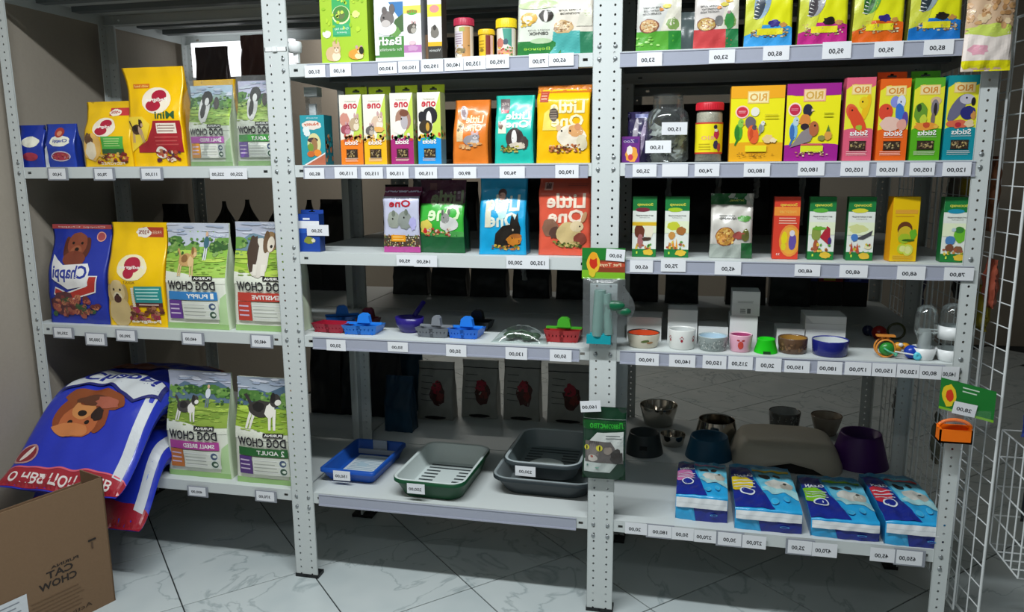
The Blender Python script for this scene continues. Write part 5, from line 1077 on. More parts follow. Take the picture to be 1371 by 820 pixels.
# ---- level .313: puppy pad packs
def pad_pack(X0, X1, Y0, Y1, H, mark, seed, label, rz=0):
    W = X1 - X0; D = Y1 - Y0; r = empty('puppy_pad_pack', ((X0 + X1)/2, Y0, ZT), (0, 0, rz), label, 'pack')
    M = Mesh(m_foil); cb = lin('#2aa4dc')
    def sec(v):    # around the pack: v 0..1 front face bottom to top edge; 1..2 top face front to back
        if v <= 1: return (-.004 * sin(PI * v) - 0, H * .90 * v)
        t = v - 1; return (D * t + .0, H * (.90 + .10 * sin(PI * min(1, t * 1.1)) ** .7 - .05 * smooth(.8, 1, t)))
    def P(u, v, l=0):
        y, z = sec(v); s = 2*u - 1; w_ = wr(u * 1.4, min(v, 1) * .35 + max(0, v - 1) * 1.3, seed, .0026)
        k = 1 - .05 * abs(s) ** 5
        if v <= 1: return ((u - .5) * W, y - l + w_ * .6 + (1-k) * .1, z * (k if v > .5 else 1))
        return ((u - .5) * W, y, z * k + l + w_)
    nu, nv = 22, 44; V = [P(i/nu, 2 * j/nv) for j in range(nv+1) for i in range(nu+1)]
    M.idx(V, [(j*(nu+1)+i, j*(nu+1)+i+1, (j+1)*(nu+1)+i+1, (j+1)*(nu+1)+i) for j in range(nv) for i in range(nu)], cb)
    for u, sgn in ((0, -1), (1, 1)):
        L_ = [P(u, 2 * j/nv) for j in range(nv+1)]
        for j in range(nv): a, b = L_[j], L_[j+1]; M.face([a, b, (b[0], b[1], 0), (a[0], a[1], 0)], lin('#1c7cb4'))
    a, b = P(0, 2), P(1, 2); M.face([(a[0], a[1], 0), (b[0], b[1], 0), b, a], lin('#1c7cb4'))
    A = Art(seed)      # y: 0..2 along the section
    N_, C_ = '#1c2c8c', '#34b0e4'
    A.poly([(.40, .0), (1, 0), (1, .62), (.34, .62)], N_); A.poly([(.34, .0), (.40, 0), (.30, .62), (.22, .62)], '#3ca8dc')
    A.poly([(0, 1.02), (.60, 1.02), (.36, 1.6), (.30, 2.0), (0, 2.0)], N_)
    A.poly([(.34, 1.98), (1, 1.98), (1, 1.30), (.46, 1.36)], '#6cc8e4'); A.rect(.0, 1.92, 1, 2.0, '#2c8cb8')
    A.poly([(.46, 1.42), (.6, 1.30), (.8, 1.33), (1, 1.22), (1, 1.36), (.8, 1.48)], '#a8d8dc')
    A.ell(.72, 1.50, .20, .10, '#d4d4cc', jit=.1); A.ell(.86, 1.46, .10, .08, '#b8b4a8', jit=.1); A.ell(.54, 1.66, .10, .045, '#23282c', rot=-.3, jit=.1); A.ell(.74, 1.68, .06, .04, '#2c3034', jit=.1); A.ell(.84, 1.52, .03, .02, '#3c3c38')
    A.ell(.13, 1.47, .20, .16, mark, jit=.05)
    for yy in (1.40, 1.46, 1.52): A.rect(.02, yy, .36, yy + .015, '#d8e0e8', same=yy > 1.4)
    A.ell(.22, 1.30, .12, .075, '#dfe6ec', n=22); A.ell(.22, 1.30, .095, .055, N_)
    A.poly([(.36, 1.78), (.96, 1.78), (.96, 1.83), (.36, 1.83)], mark)
    A.text('Training pads', .68, 1.88, .5, .035, '#24507c'); A.text('puppy', .52, .14, .0001, .0001, '#fff') if False else None
    A.text('CLEAN', .20, 1.62, .30, .06, '#e8ecf0', bold=True)
    for cx, cy, rx in ((.62, 1.14, .06), (.80, 1.18, .05), (.74, .32, .07)): A.ell(cx, cy, rx, .05, '#58b8e0', n=16); A.ell(cx, cy, rx * .8, .038, C_ if cy > 1 else N_, n=16)
    A.rect(.01, .56, .99, .96, '#e0e4e6'); A.rect(.01, .74, .99, .77, '#d0d6da')
    put_art(M, A, P, edge=.010, off=.0012, step=.00022, W=W, H=D * .6, ymax=2.0)
    M.obj('pack_body', r)
    return r
pad_pack(1.224, 1.378, .050, .335, .088, '#c874a8', 141, 'smallest blue puppy pad pack, with a pink mark, leftmost of the four', rz=-.02)
pad_pack(1.398, 1.588, .020, .375, .074, '#e0c424', 142, 'blue puppy pad pack with a yellow mark, second from the left')
pad_pack(1.612, 1.798, .016, .350, .062, '#84c428', 143, 'blue puppy pad pack with a green mark, third from the left', rz=-.01)
pad_pack(1.810, 1.972, .008, .370, .078, '#cc3040', 144, 'blue puppy pad pack with a red mark, rightmost beside the post')
# bowls at the back
SS = '#b8b4ac'
bowl('steel_bowl', 'large shiny steel bowl at the back left of the bottom right shelf', 1.142, .935, ZT, .058, .078, .085, SS, SS, th=.003, metal=1, rough=.12)
bowl('steel_bowl', 'smallest shiny steel bowl, low, between the two large steel ones', 1.205, .700, ZT, .040, .048, .045, SS, SS, th=.003, metal=1, rough=.12)
bowl('steel_bowl', 'large shiny steel bowl with a flared foot behind the teal bowl', 1.372, .790, ZT, .088, .070, .085, SS, SS, th=.003, metal=1, rough=.12)
def plastic_bowl(label, x, y, r0, r1, H, c, notch=True):
    r = empty('pet_bowl', (x, y, ZT), label=label, cat='bowl'); M = Mesh(mat('matt_' + c.strip('#'), c, .42)); M.lathe([(r0, 0), (r0*.99, .004), (r1, H-.006), (r1*.97, H), (r1*.90, H-.002), (r1*.80, H*.35), (.0001, H*.32)], 44); M.obj('bowl_shell', r)
    if notch:
        M = Mesh(mat('notch_black', '#0c0e10', .6)); M.box(-.014, .014, -(r0+r1)/2*1.01 - .001, -(r0+r1)/2*.93, H*.35, H*.55); M.obj('notch', r, label='dark square opening')
    return r
plastic_bowl('dark grey plastic bowl with a square notch behind the middle post', 1.100, .600, .072, .056, .080, '#30383a')
plastic_bowl('dark teal plastic bowl in front of the large steel bowl', 1.338, .605, .086, .068, .080, '#16506e', False)
plastic_bowl('big dark purple plastic bowl at the right back of the bottom shelf', 1.868, .640, .100, .070, .118, '#471a66', False)
A = Art(151); A.speck(0, .1, 1, .95, ['#3c4040', '#8c9090'], 90, .018, .05)
bowl('pet_cup', 'round white-lined bowl with a black mottled outside on the rear shelf', 1.645, .950, ZT, .055, .062, .085, '#565a5a', '#b0b4b4', pat=A, cat='bowl')
bowl('pet_bowl', 'low beige ceramic bowl with a brown rim on the rear shelf', 1.805, .950, ZT, .040, .060, .078, '#8c8478', '#a89c8c', rimc='#5c4838')
r = empty('pet_bed', (1.610, .640, ZT), label='grey-brown plastic pet bed turned upside down behind the puppy pads', cat='pet bed')
M = Mesh(mat('taupe_plastic', '#b5af9f', .45)); n = 40; V = []; F = []
prf = [(1.0, 0), (1.0, .015), (.92, .055), (.84, .078), (.72, .086), (.0001, .088)]
for (q, z_) in prf:
    for k in range(n):
        a = 2*PI*k/n; c_, s_ = cos(a), sin(a); ex = .5
        xx = .190 * q * abs(c_) ** ex * (1 if c_ >= 0 else -1); yy = .170 * q * abs(s_) ** ex * (1 if s_ >= 0 else -1)
        zz = z_
        if s_ < 0 and z_ < .03: zz = z_ + .045 * max(0, 1 - (xx / .12) ** 2)      # low entrance arch at the front
        V.append((xx, yy, zz))
M.idx(V, [(i*n+k, i*n+(k+1) % n, (i+1)*n+(k+1) % n, (i+1)*n+k) for i in range(len(prf)-1) for k in range(n)]); M.obj('bed_shell', r)
M = Mesh(mat('bed_inside_shade', '#23211d', .7)); M.box(-.115, .115, -.150, .1, .002, .05); M.obj('inside_shade_block', r)  # near-black block stands in for the shade under the shell
# ================================================================ hanging goods
r = empty('bird_waterer_pack', (0, 0, 0), label='clear bag with a teal bird waterer hanging on the middle posts under a parrot card', cat='pack')
X0, X1 = .945, 1.065
A = Art(161); A.rect(0, 0, 1, .28, '#7cb828'); A.rect(.3, .22, 1, .6, '#8a3c24'); A.ell(.66, .46, .34, .1, '#b84830', jit=.1); A.text('Pet Toys', .66, .38, .5, .14, '#e8c8a0', bold=True); A.rect(0, .62, 1, 1, '#1f7a2c'); A.ell(.26, .5, .15, .34, '#e8b830', jit=.1); A.ell(.27, .52, .09, .2, '#c83018', jit=.1); A.ell(.26, .74, .08, .12, '#e8a020'); A.ell(.24, .2, .08, .14, '#d8c030', jit=.1)
M = Mesh(m_card); M.box(X0 - .008, X1 - .004, -.0125, -.0115, 1.060, 1.150, lin('#2c7a2c')); put_art(M, A, lambda a, b, l: (X0 - .008 + a * .124, -.0125 - l, 1.060 + b * .09), edge=0, off=.0003); M.obj('header_card', r)
rr = random.Random(3); M = Mesh(m_film); nu, nv = 14, 20
for s in (1, -1):
    V = []
    for j in range(nv+1):
        for i in range(nu+1):
            u, v = i/nu, j/nv; xx = X0 - .004 + (.122 + (.028 * max(0, sin(PI * (v - .25) / .6)) if .25 < v < .85 else 0)) * u
            V.append((xx, -.016 - (.020 * sin(PI*u)**.6 * sin(PI*v)**.5 + rr.uniform(-.003, .003)) * (1 if s == 1 else -.15), .868 + .195 * v + (.012 * (u - .3) * (1 - v))))
    M.idx(V, [(j*(nu+1)+i, j*(nu+1)+i+1, (j+1)*(nu+1)+i+1, (j+1)*(nu+1)+i) for j in range(nv) for i in range(nu)])
M.obj('clear_bag', r)
M = Mesh(mat('teal_clear_plastic', '#a8ccc4', .2, trans=.6)); M.tube((.985, -.024, .895), (.992, -.024, 1.03), .017, 20); M.tube((1.018, -.024, .90), (1.010, -.024, 1.02), .014, 20); M.obj('water_tube', r)
M = Mesh(mat('deep_green_plastic', '#0f5c3c', .3)); M.blob((1.035, -.026, .985), .030, .012, .016, n=16, m=10); M.blob((1.06, -.024, .968), .022, .010, .012, n=16, m=10); M.obj('green_holder', r)
M = Mesh(mat('turquoise_plastic', '#1898a4', .3)); M.box(.955, 1.025, -.036, -.014, .872, .898); M.box(.965, 1.015, -.032, -.018, .898, .904); M.obj('turquoise_base', r)
r = empty('cat_treat_pouch', (0, 0, 0), label='dark green cat treat pouch with a tabby cat face hanging low on the middle posts', cat='bag')
A = Art(162); A.rect(0, .84, 1, .845, '#a8b4ac'); A.rect(0, .70, 1, .82, '#124c20'); A.text('Лакомство', .56, .72, .78, .08, '#2ca030', bold=True)
A.poly([(.1, .28), (.1, .48), (.16, .54), (.34, .66), (.96, .68), (.96, .28)], '#c8ccc8'); A.poly([(.04, .10), (.64, .10), (.82, .24), (.82, .28), (.04, .28)], '#c0c8c4'); A.lines(.55, .92, .57, .64, 2, '#6a7070')
A.poly([(.06, .24), (.06, .54), (.66, .54), (.76, .46), (.80, .36), (.94, .40), (.96, .24)], '#625c5a'); A.ell(.24, .38, .15, .13, '#7c7470', jit=.06); A.ell(.24, .30, .11, .05, '#c8c0b8', jit=.1); A.ell(.22, .325, .035, .018, '#a85c50'); A.ell(.10, .45, .06, .035, '#c8c040'); A.ell(.40, .45, .08, .04, '#c8c040'); A.ell(.10, .45, .015, .03, '#101010'); A.ell(.41, .45, .018, .034, '#101010'); A.ell(.6, .42, .10, .05, '#8a8078', jit=.2); A.ell(.8, .34, .14, .10, '#3a3634', jit=.15)
for k in range(5): A.poly([(.16 + .05*k, .46), (.17 + .05*k, .54), (.185 + .05*k, .54)], '#3a3634', same=k > 0)
A.ell(.12, .20, .02, .014, '#507c70'); A.ell(.35, .17, .05, .01, '#78a898', jit=.2)
bag('pouch_body', .130, .225, .030, 1.010, -.040, .455, '#0d3420', '#0a2818', A, 'pillow', 162, .0018, parent=r)
r = empty('toy_pack', (0, 0, 0), label='orange plastic tub in clear film hanging from a green card on the end post', cat='pack')
A = Art(163); A.ell(.16, .5, .14, .34, '#e8c828', jit=.15); A.ell(.18, .5, .07, .2, '#d83c20', jit=.1); A.rect(.4, .84, .7, .88, '#c8e0c8'); A.rect(.4, .72, .66, .76, '#c8e0c8', same=True); A.rect(0, 0, 1, .08, '#7cb828')
M = Mesh(m_card); a_, b_ = (1.905, -.03), (2.035, -.045)
def Pq(a, b, l): return (a_[0] + (b_[0]-a_[0])*a, a_[1] + (b_[1]-a_[1])*a - l - .0, .735 + .085 * b - .028 * a)
M.face([Pq(0, 0, 0), Pq(1, 0, 0), Pq(1, 1, 0), Pq(0, 1, 0)], lin('#1f7a30')); M.face([Pq(0, 0, -.001), Pq(0, 1, -.001), Pq(1, 1, -.001), Pq(1, 0, -.001)], lin('#1f7a30')); put_art(M, A, Pq, edge=0, off=.0003); M.obj('header_card', r)
M = Mesh(mat('orange_plastic', '#ff7a12', .35)); r.location = (0, 0, 0)
for (x0, x1, y0, y1, z0, z1) in ((1.905, 1.985, -.060, -.022, .648, .653), (1.905, 1.985, -.060, -.056, .648, .685), (1.905, 1.985, -.026, -.022, .648, .690), (1.905, 1.909, -.060, -.022, .648, .688), (1.981, 1.985, -.060, -.022, .648, .685)): M.box(x0, x1, y0, y1, z0, z1)
for k in range(10):
    a, b = PI*k/10, PI*(k+1)/10; M.tube((1.945 - .040*cos(a), -.041, .686 + .022*sin(a)), (1.945 - .040*cos(b), -.041, .686 + .022*sin(b)), .005, 8)
M.obj('orange_tub', r)
M = Mesh(m_film); V = [(1.900 + .12*i/8, -.066 - .006*sin(PI*i/8), .705 + .04*j/8) for j in range(9) for i in range(9)]; M.idx(V, [(j*9+i, j*9+i+1, (j+1)*9+i+1, (j+1)*9+i) for j in range(8) for i in range(8)]); M.obj('clear_bag', r)
# seed mix bag hanging on the right end post
A = Art(164); A.rect(0, 0, 1, .1, '#e8e018'); A.rect(0, .1, 1, .36, '#f0e4dc'); A.ell(.5, .38, .5, .06, '#c8d860', jit=.2); A.ell(.3, .2, .2, .05, '#e8a8b8', jit=.2); A.speck(.0, .42, 1, .95, ['#c89a68', '#e0c8a0', '#a87c50', '#d8b088'], 60, .08, .03)
bag('grain_bag', .11, .25, .035, 1.932, -.058, 1.605, '#d0b090', '#c8b8a8', A, 'pillow', 164, .002, cat='bag', label='beige seed mix bag with a yellow bottom hanging in front of the right end post')

# ================================================================ price tags
m_tag = mat('tag_paper', None, .5)
m_holder = mat('tag_holder', '#8f939c', .3)
def tagmesh(x0, x1, z0, z1, txt, seed):
    M = Mesh(m_tag); W = x1 - x0; H = z1 - z0; M.box(-W/2, W/2, -.0006, 0, 0, H, lin('#e4e6ea'))
    if txt:
        A = Art(seed); w_ = min(.74, .0072 * len(txt) / W); A.text(txt, .46 + A.r.uniform(-.05, .06), .24, w_, .36, '#26282e', mirror=True, bold=True)
        put_art(M, A, lambda a, b, l: ((a - .5) * W, -.0006 - l, b * H), edge=0, off=.0002, step=.0001)
    return M
TAGS = [
  (-0.855, -0.79, 1.35, 1.385, '34,00', 'the blue dog food pouches', 1),
  (-0.677, -0.61, 1.349, 1.383, '78,00', 'the small yellow dog food bag', 1),
  (-0.5, -0.431, 1.349, 1.383, '113,00', 'the big leaning yellow dog food bag', 1),
  (-0.252, -0.186, 1.348, 1.382, '225,00', 'the clear-wrapped bag with a pink band', 0),
  (-0.186, -0.121, 1.348, 1.382, '225,00', 'the clear-wrapped bag with a green band', 0),
  (-0.907, -0.837, 0.807, 0.84, '235,00', 'the upright blue dog food bag', 1),
  (-0.778, -0.707, 0.787, 0.825, '1300,00', 'the gap between upright blue and yellow bags', 1),
  (-0.654, -0.585, 0.807, 0.841, '390,00', 'the upright yellow dog food bag', 1),
  (-0.4, -0.33, 0.806, 0.842, '440,00', 'the puppy food bag with a blue band', 1),
  (-0.145, -0.078, 0.807, 0.845, '440,00', 'the collie dog food bag with a red band', 1),
  (-0.428, -0.363, 0.264, 0.295, '400,00', 'the dog food bag with a pink band', 1),
  (-0.168, -0.102, 0.269, 0.302, '370,00', 'the dog food bag with a dark green band', 1),
  (0.094, 0.161, 1.649, 1.684, '51,00', 'the empty spot left of the lime green box', 0),
  (0.176, 0.244, 1.649, 1.685, '61,00', 'the lime green hay box', 0),
  (0.329, 0.388, 1.652, 1.684, '130,00', 'the chinchilla bath box', 0),
  (0.392, 0.456, 1.653, 1.685, '150,00', 'the narrow white and pink box', 0),
  (0.462, 0.529, 1.653, 1.687, '195,00', 'the narrow box with a black base', 0),
  (0.533, 0.589, 1.654, 1.689, '140,00', 'the red-lidded jar', 0),
  (0.59, 0.656, 1.655, 1.692, '135,00', 'the small yellow jar', 0),
  (0.657, 0.724, 1.657, 1.694, '195,00', 'the taller yellow-lidded jar', 0),
  (0.781, 0.837, 1.655, 1.692, '70,00', 'the guinea pig food bag', 0),
  (0.838, 0.908, 1.657, 1.691, '65,00', 'the clear bag with a teal base', 0),
  (0.076, 0.141, 1.348, 1.381, '85,00', 'the teal treat box', 0),
  (0.175, 0.249, 1.349, 1.383, '115,00', 'the orange-based stick box', 0),
  (0.262, 0.332, 1.348, 1.382, '115,00', 'the yellow-based stick box', 0),
  (0.344, 0.414, 1.348, 1.382, '115,00', 'the purple-based stick box', 0),
  (0.434, 0.503, 1.348, 1.381, '115,00', 'the blue-based stick box', 0),
  (0.554, 0.623, 1.348, 1.381, '89,00', 'the orange rodent food bag', 0),
  (0.693, 0.768, 1.348, 1.382, '96,00', 'the turquoise guinea pig food bag', 0),
  (0.857, 0.924, 1.348, 1.385, '190,00', 'the yellow hamster food bag', 0),
  (0.366, 0.422, 1.085, 1.118, '95,00', 'the purple-based rat food bag', 0),
  (0.422, 0.496, 1.083, 1.118, '145,00', 'the dark green chinchilla food bag', 0),
  (0.711, 0.775, 1.084, 1.123, '200,00', 'the blue rabbit food bag', 0),
  (0.775, 0.839, 1.084, 1.123, '135,00', 'the gap before the coral rabbit food bag', 0),
  (0.119, 0.185, 0.807, 0.843, '50,00', 'the red litter scoop', 0),
  (0.327, 0.394, 0.813, 0.844, '50,00', 'the navy litter scoop', 0),
  (0.518, 0.583, 0.807, 0.844, '50,00', 'the lone blue litter scoop', 0),
  (0.706, 0.773, 0.807, 0.844, '130,00', 'the plastic packet with green contents', 0),
  (0.842, 0.908, 0.807, 0.843, '50,00', 'the red and green scoop', 0),
  (1.082, 1.149, 1.648, 1.684, '53,00', 'the clear grain bag with a green base', 0),
  (1.272, 1.339, 1.649, 1.684, '53,00', 'the clear grain bag with a red base', 0),
  (1.41, 1.476, 1.652, 1.689, '85,00', 'the yellow birdseed bag with a light blue base', 0),
  (1.557, 1.627, 1.651, 1.693, '95,00', 'the magenta birdseed bag', 0),
  (1.682, 1.75, 1.651, 1.689, '95,00', 'the orange birdseed bag', 0),
  (1.798, 1.867, 1.652, 1.689, '85,00', 'the deep blue birdseed bag', 0),
  (1.076, 1.142, 1.351, 1.385, '25,00', 'the small purple box', 0),
  (1.157, 1.227, 1.351, 1.385, '', 'the big screw-top jar', 0),
  (1.245, 1.311, 1.351, 1.385, '74,00', 'the red-lidded bird food canister', 0),
  (1.375, 1.443, 1.35, 1.385, '180,00', 'the large yellow parrot food box', 0),
  (1.514, 1.581, 1.352, 1.388, '180,00', 'the large magenta finch food box', 0),
  (1.621, 1.691, 1.351, 1.387, '105,00', 'the pink canary stick box', 0),
  (1.709, 1.775, 1.351, 1.386, '105,00', 'the orange budgie stick box', 0),
  (1.789, 1.849, 1.351, 1.385, '105,00', 'the green parakeet stick box', 0),
  (1.867, 1.934, 1.35, 1.385, '120,00', 'the teal parrot stick box', 0),
  (1.074, 1.139, 1.081, 1.116, '65,00', 'the leftmost small green box', 0),
  (1.161, 1.23, 1.085, 1.121, '75,00', 'the second small green box from the left', 0),
  (1.309, 1.38, 1.08, 1.117, '45,00', 'the clear pouch with a green header', 0),
  (1.521, 1.587, 1.081, 1.113, '68,00', 'the gap right of the red budgie box', 0),
  (1.636, 1.707, 1.08, 1.114, '68,00', 'the small green box beside the yellow box', 0),
  (1.78, 1.849, 1.078, 1.114, '68,00', 'the yellow lemon box', 0),
  (1.894, 1.965, 1.079, 1.113, '78,00', 'the rightmost small green box', 0),
  (1.096, 1.163, 0.808, 0.844, '190,00', 'the orange-lined bowl', 0),
  (1.192, 1.266, 0.808, 0.844, '140,00', 'the white paw-print bowl', 0),
  (1.286, 1.352, 0.808, 0.846, '150,00', 'the grey bowl with a pale blue inside', 0),
  (1.357, 1.424, 0.809, 0.847, '215,00', 'the pink strawberry cup', 0),
  (1.432, 1.501, 0.807, 0.846, '20,00', 'the small bright green dish', 0),
  (1.509, 1.576, 0.808, 0.842, '150,00', 'the brown bowl', 0),
  (1.596, 1.661, 0.808, 0.844, '180,00', 'the navy bowl', 0),
  (1.667, 1.735, 0.809, 0.846, '170,00', 'the empty spot right of the navy bowl', 0),
  (1.737, 1.798, 0.809, 0.846, '150,00', 'the green and orange hamster wheel toy', 0),
  (1.8, 1.856, 0.809, 0.846, '120,00', 'the blue ball toy', 0),
  (1.857, 1.911, 0.808, 0.845, '80,00', 'the clear feeder bottle with a small cup', 0),
  (1.912, 1.954, 0.807, 0.845, '140,00', 'the rightmost clear feeder bottle', 0),
  (1.076, 1.142, 0.276, 0.313, '20,00', 'the bare left end of the puppy pad shelf', 0),
  (1.145, 1.215, 0.274, 0.311, '180,00', 'the spot just left of the first pad pack', 1),
  (1.216, 1.28, 0.272, 0.311, '50,00', 'the left half of the smallest pad pack', 0),
  (1.281, 1.345, 0.271, 0.309, '270,00', 'the right half of the smallest pad pack', 0),
  (1.35, 1.417, 0.269, 0.309, '30,00', 'the gap before the yellow-marked pad pack', 1),
  (1.42, 1.487, 0.267, 0.307, '270,00', 'the yellow-marked puppy pad pack', 0),
  (1.548, 1.614, 0.264, 0.305, '25,00', 'the gap before the green-marked pad pack', 1),
  (1.615, 1.683, 0.262, 0.304, '470,00', 'the green-marked puppy pad pack', 0),
  (1.771, 1.836, 0.264, 0.305, '45,00', 'the gap before the red-marked pad pack', 0),
  (1.84, 1.908, 0.263, 0.305, '650,00', 'the red-marked puppy pad pack', 1),
]
for i, (x0, x1, z0, z1, txt, ref, hold) in enumerate(TAGS):
    W = x1 - x0; M = tagmesh(x0, x1, z0, z1, txt, i); lb = ('white price tag reading %s below %s' % (txt, ref)) if txt else 'blank white price tag below ' + ref
    if hold:
        r = empty('price_tag', ((x0 + x1)/2, -.0075, z0), label=lb, cat='price tag', group='price tags on the shelf edges')
        M.obj('paper_tag', r); M = Mesh(m_holder); M.box(-W/2 - .006, W/2 + .008, .0, .0030, -.004, z1 - z0 + .003); M.obj('tag_holder', r, label='grey plastic tag holder')
    else: M.obj('price_tag', None, ((x0 + x1)/2, -.0075, z0), label=lb, cat='price tag', group='price tags on the shelf edges')
for x, y, z, W, txt, rx, ry, rz, lb in (
    (1.032, -.0145, 1.113, .054, '50,00', 0, .06, 0, 'stuck on the green card of the hanging bird waterer'), (.972, -.0440, .668, .060, '160,00', 0, -.10, 0, 'at the top of the hanging cat treat pouch'),
    (.098, .0150, 1.171, .074, '35,00', 0, 0, 0, 'stuck on the blue fish food box'), (1.187, .0120, 1.465, .070, '15,00', 0, 0, .15, 'on the big clear jar, upper of two'), (1.144, .0125, 1.416, .072, '15,00', 0, 0, -.15, 'on the big clear jar, lower of two'),
    (1.962, -.0410, .722, .055, '28,00', 0, .15, -.1, 'stuck on the green card above the orange tub'), (.112, .0690, .332, .062, '150,00', 0, 0, 0, 'on the front of the blue litter tray'),
    (.404, -.0035, .342, .060, '250,00', 0, 0, 0, 'on the front of the dark green litter tray'), (.742, .108, .385, .068, '230,00', 0, 0, -.02, 'on the front of the smaller grey litter tray')):
    M = tagmesh(0, W, 0, .034, txt, int(x * 100)); M.obj('price_tag', None, (x, y, z), (rx, ry, rz), 'white price tag reading %s %s' % (txt, lb), 'price tag')

# ================================================================ goods on the rear units, seen from behind
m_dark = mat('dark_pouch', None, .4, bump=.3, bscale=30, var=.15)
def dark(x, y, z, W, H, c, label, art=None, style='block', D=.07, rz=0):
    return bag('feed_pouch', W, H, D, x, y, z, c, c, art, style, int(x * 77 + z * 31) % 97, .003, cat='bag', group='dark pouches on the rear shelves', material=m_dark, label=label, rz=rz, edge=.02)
def cherry(seed): A = Art(seed); A.rect(0, .86, 1, .875, '#15171a'); A.ell(.6, .46, .22, .2, '#4a2420', jit=.15); A.ell(.56, .58, .15, .10, '#a82038', jit=.25); A.ell(.66, .42, .1, .08, '#7a2c28', jit=.3); A.lines(.1, .45, .3, .8, 5, '#5c5e5c', .12); A.ell(.5, .04, .3, .03, '#0e1012'); return A
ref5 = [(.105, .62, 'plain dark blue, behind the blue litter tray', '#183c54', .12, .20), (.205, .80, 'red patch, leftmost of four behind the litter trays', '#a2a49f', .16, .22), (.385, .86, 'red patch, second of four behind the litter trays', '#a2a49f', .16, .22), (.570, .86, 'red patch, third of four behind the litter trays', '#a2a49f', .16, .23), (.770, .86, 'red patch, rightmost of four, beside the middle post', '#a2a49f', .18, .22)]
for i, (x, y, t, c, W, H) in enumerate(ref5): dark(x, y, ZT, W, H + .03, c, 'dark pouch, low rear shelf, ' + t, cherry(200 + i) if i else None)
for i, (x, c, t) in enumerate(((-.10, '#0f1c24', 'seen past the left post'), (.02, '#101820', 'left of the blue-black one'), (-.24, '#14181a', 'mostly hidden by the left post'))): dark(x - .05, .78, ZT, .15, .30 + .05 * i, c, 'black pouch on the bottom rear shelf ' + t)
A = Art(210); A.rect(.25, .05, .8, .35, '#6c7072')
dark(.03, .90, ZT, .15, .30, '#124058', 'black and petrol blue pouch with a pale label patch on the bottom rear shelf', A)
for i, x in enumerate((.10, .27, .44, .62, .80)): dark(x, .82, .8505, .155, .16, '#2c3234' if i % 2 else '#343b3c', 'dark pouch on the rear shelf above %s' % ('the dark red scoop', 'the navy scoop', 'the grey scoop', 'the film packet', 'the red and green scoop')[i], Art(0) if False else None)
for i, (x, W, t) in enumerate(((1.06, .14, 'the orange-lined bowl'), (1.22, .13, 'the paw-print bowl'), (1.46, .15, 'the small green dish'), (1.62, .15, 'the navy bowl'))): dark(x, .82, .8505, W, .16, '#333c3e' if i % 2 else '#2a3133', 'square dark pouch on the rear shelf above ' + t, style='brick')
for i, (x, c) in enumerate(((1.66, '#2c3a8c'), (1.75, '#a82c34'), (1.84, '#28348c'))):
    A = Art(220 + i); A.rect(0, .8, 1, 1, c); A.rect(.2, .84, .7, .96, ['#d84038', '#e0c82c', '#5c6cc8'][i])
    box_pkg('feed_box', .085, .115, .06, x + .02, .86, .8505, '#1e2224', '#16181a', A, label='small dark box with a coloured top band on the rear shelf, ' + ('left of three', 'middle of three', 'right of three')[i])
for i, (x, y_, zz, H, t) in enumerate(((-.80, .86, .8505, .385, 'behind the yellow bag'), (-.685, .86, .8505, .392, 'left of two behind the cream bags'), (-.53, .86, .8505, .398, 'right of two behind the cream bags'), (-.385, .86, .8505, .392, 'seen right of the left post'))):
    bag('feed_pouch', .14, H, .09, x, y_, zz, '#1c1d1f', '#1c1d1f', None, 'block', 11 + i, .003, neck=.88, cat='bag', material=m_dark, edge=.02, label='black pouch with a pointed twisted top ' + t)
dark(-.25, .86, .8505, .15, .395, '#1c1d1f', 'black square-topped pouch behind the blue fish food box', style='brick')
dark(-.945, .70, .8505, .12, .38, '#1e2022', 'black sack standing in for the shade in the left corner of the rear shelf', D=.12)  # added black bag, darkens a corner where the wall is only shaded
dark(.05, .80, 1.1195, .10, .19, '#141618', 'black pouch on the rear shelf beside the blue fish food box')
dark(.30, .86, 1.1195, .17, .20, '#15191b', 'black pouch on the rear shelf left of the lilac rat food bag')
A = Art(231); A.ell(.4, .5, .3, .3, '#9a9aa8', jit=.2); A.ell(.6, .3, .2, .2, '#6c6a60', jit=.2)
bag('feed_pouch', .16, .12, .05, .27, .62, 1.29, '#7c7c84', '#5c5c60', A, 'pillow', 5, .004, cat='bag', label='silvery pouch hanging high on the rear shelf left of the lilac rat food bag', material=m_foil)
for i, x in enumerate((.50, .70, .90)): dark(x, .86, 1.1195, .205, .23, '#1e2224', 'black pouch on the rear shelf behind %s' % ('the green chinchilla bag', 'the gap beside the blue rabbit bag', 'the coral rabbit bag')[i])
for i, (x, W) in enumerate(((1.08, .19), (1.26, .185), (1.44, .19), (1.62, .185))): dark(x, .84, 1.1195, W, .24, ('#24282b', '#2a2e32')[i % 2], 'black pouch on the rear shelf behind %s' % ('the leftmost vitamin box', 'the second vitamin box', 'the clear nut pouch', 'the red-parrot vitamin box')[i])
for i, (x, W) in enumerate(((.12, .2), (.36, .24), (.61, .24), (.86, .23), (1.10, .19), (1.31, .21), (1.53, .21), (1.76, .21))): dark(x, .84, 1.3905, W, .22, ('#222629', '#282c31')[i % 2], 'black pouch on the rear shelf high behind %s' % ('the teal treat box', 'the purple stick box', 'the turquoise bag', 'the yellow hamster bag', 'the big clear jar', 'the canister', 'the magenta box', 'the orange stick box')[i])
for i, (x, W) in enumerate(((.12, .2), (.40, .26), (.72, .28), (1.1, .2), (1.34, .24), (1.64, .28))): dark(x, .84, 1.6905, W, .20, ('#14171a', '#1a1d20')[i % 2], 'black pouch on the topmost rear shelf behind %s' % ('the lime green box', 'the bath powder box', 'the yellow-lidded jars', 'the green-based grain bag', 'the red-based grain bag', 'the birdseed bags')[i])
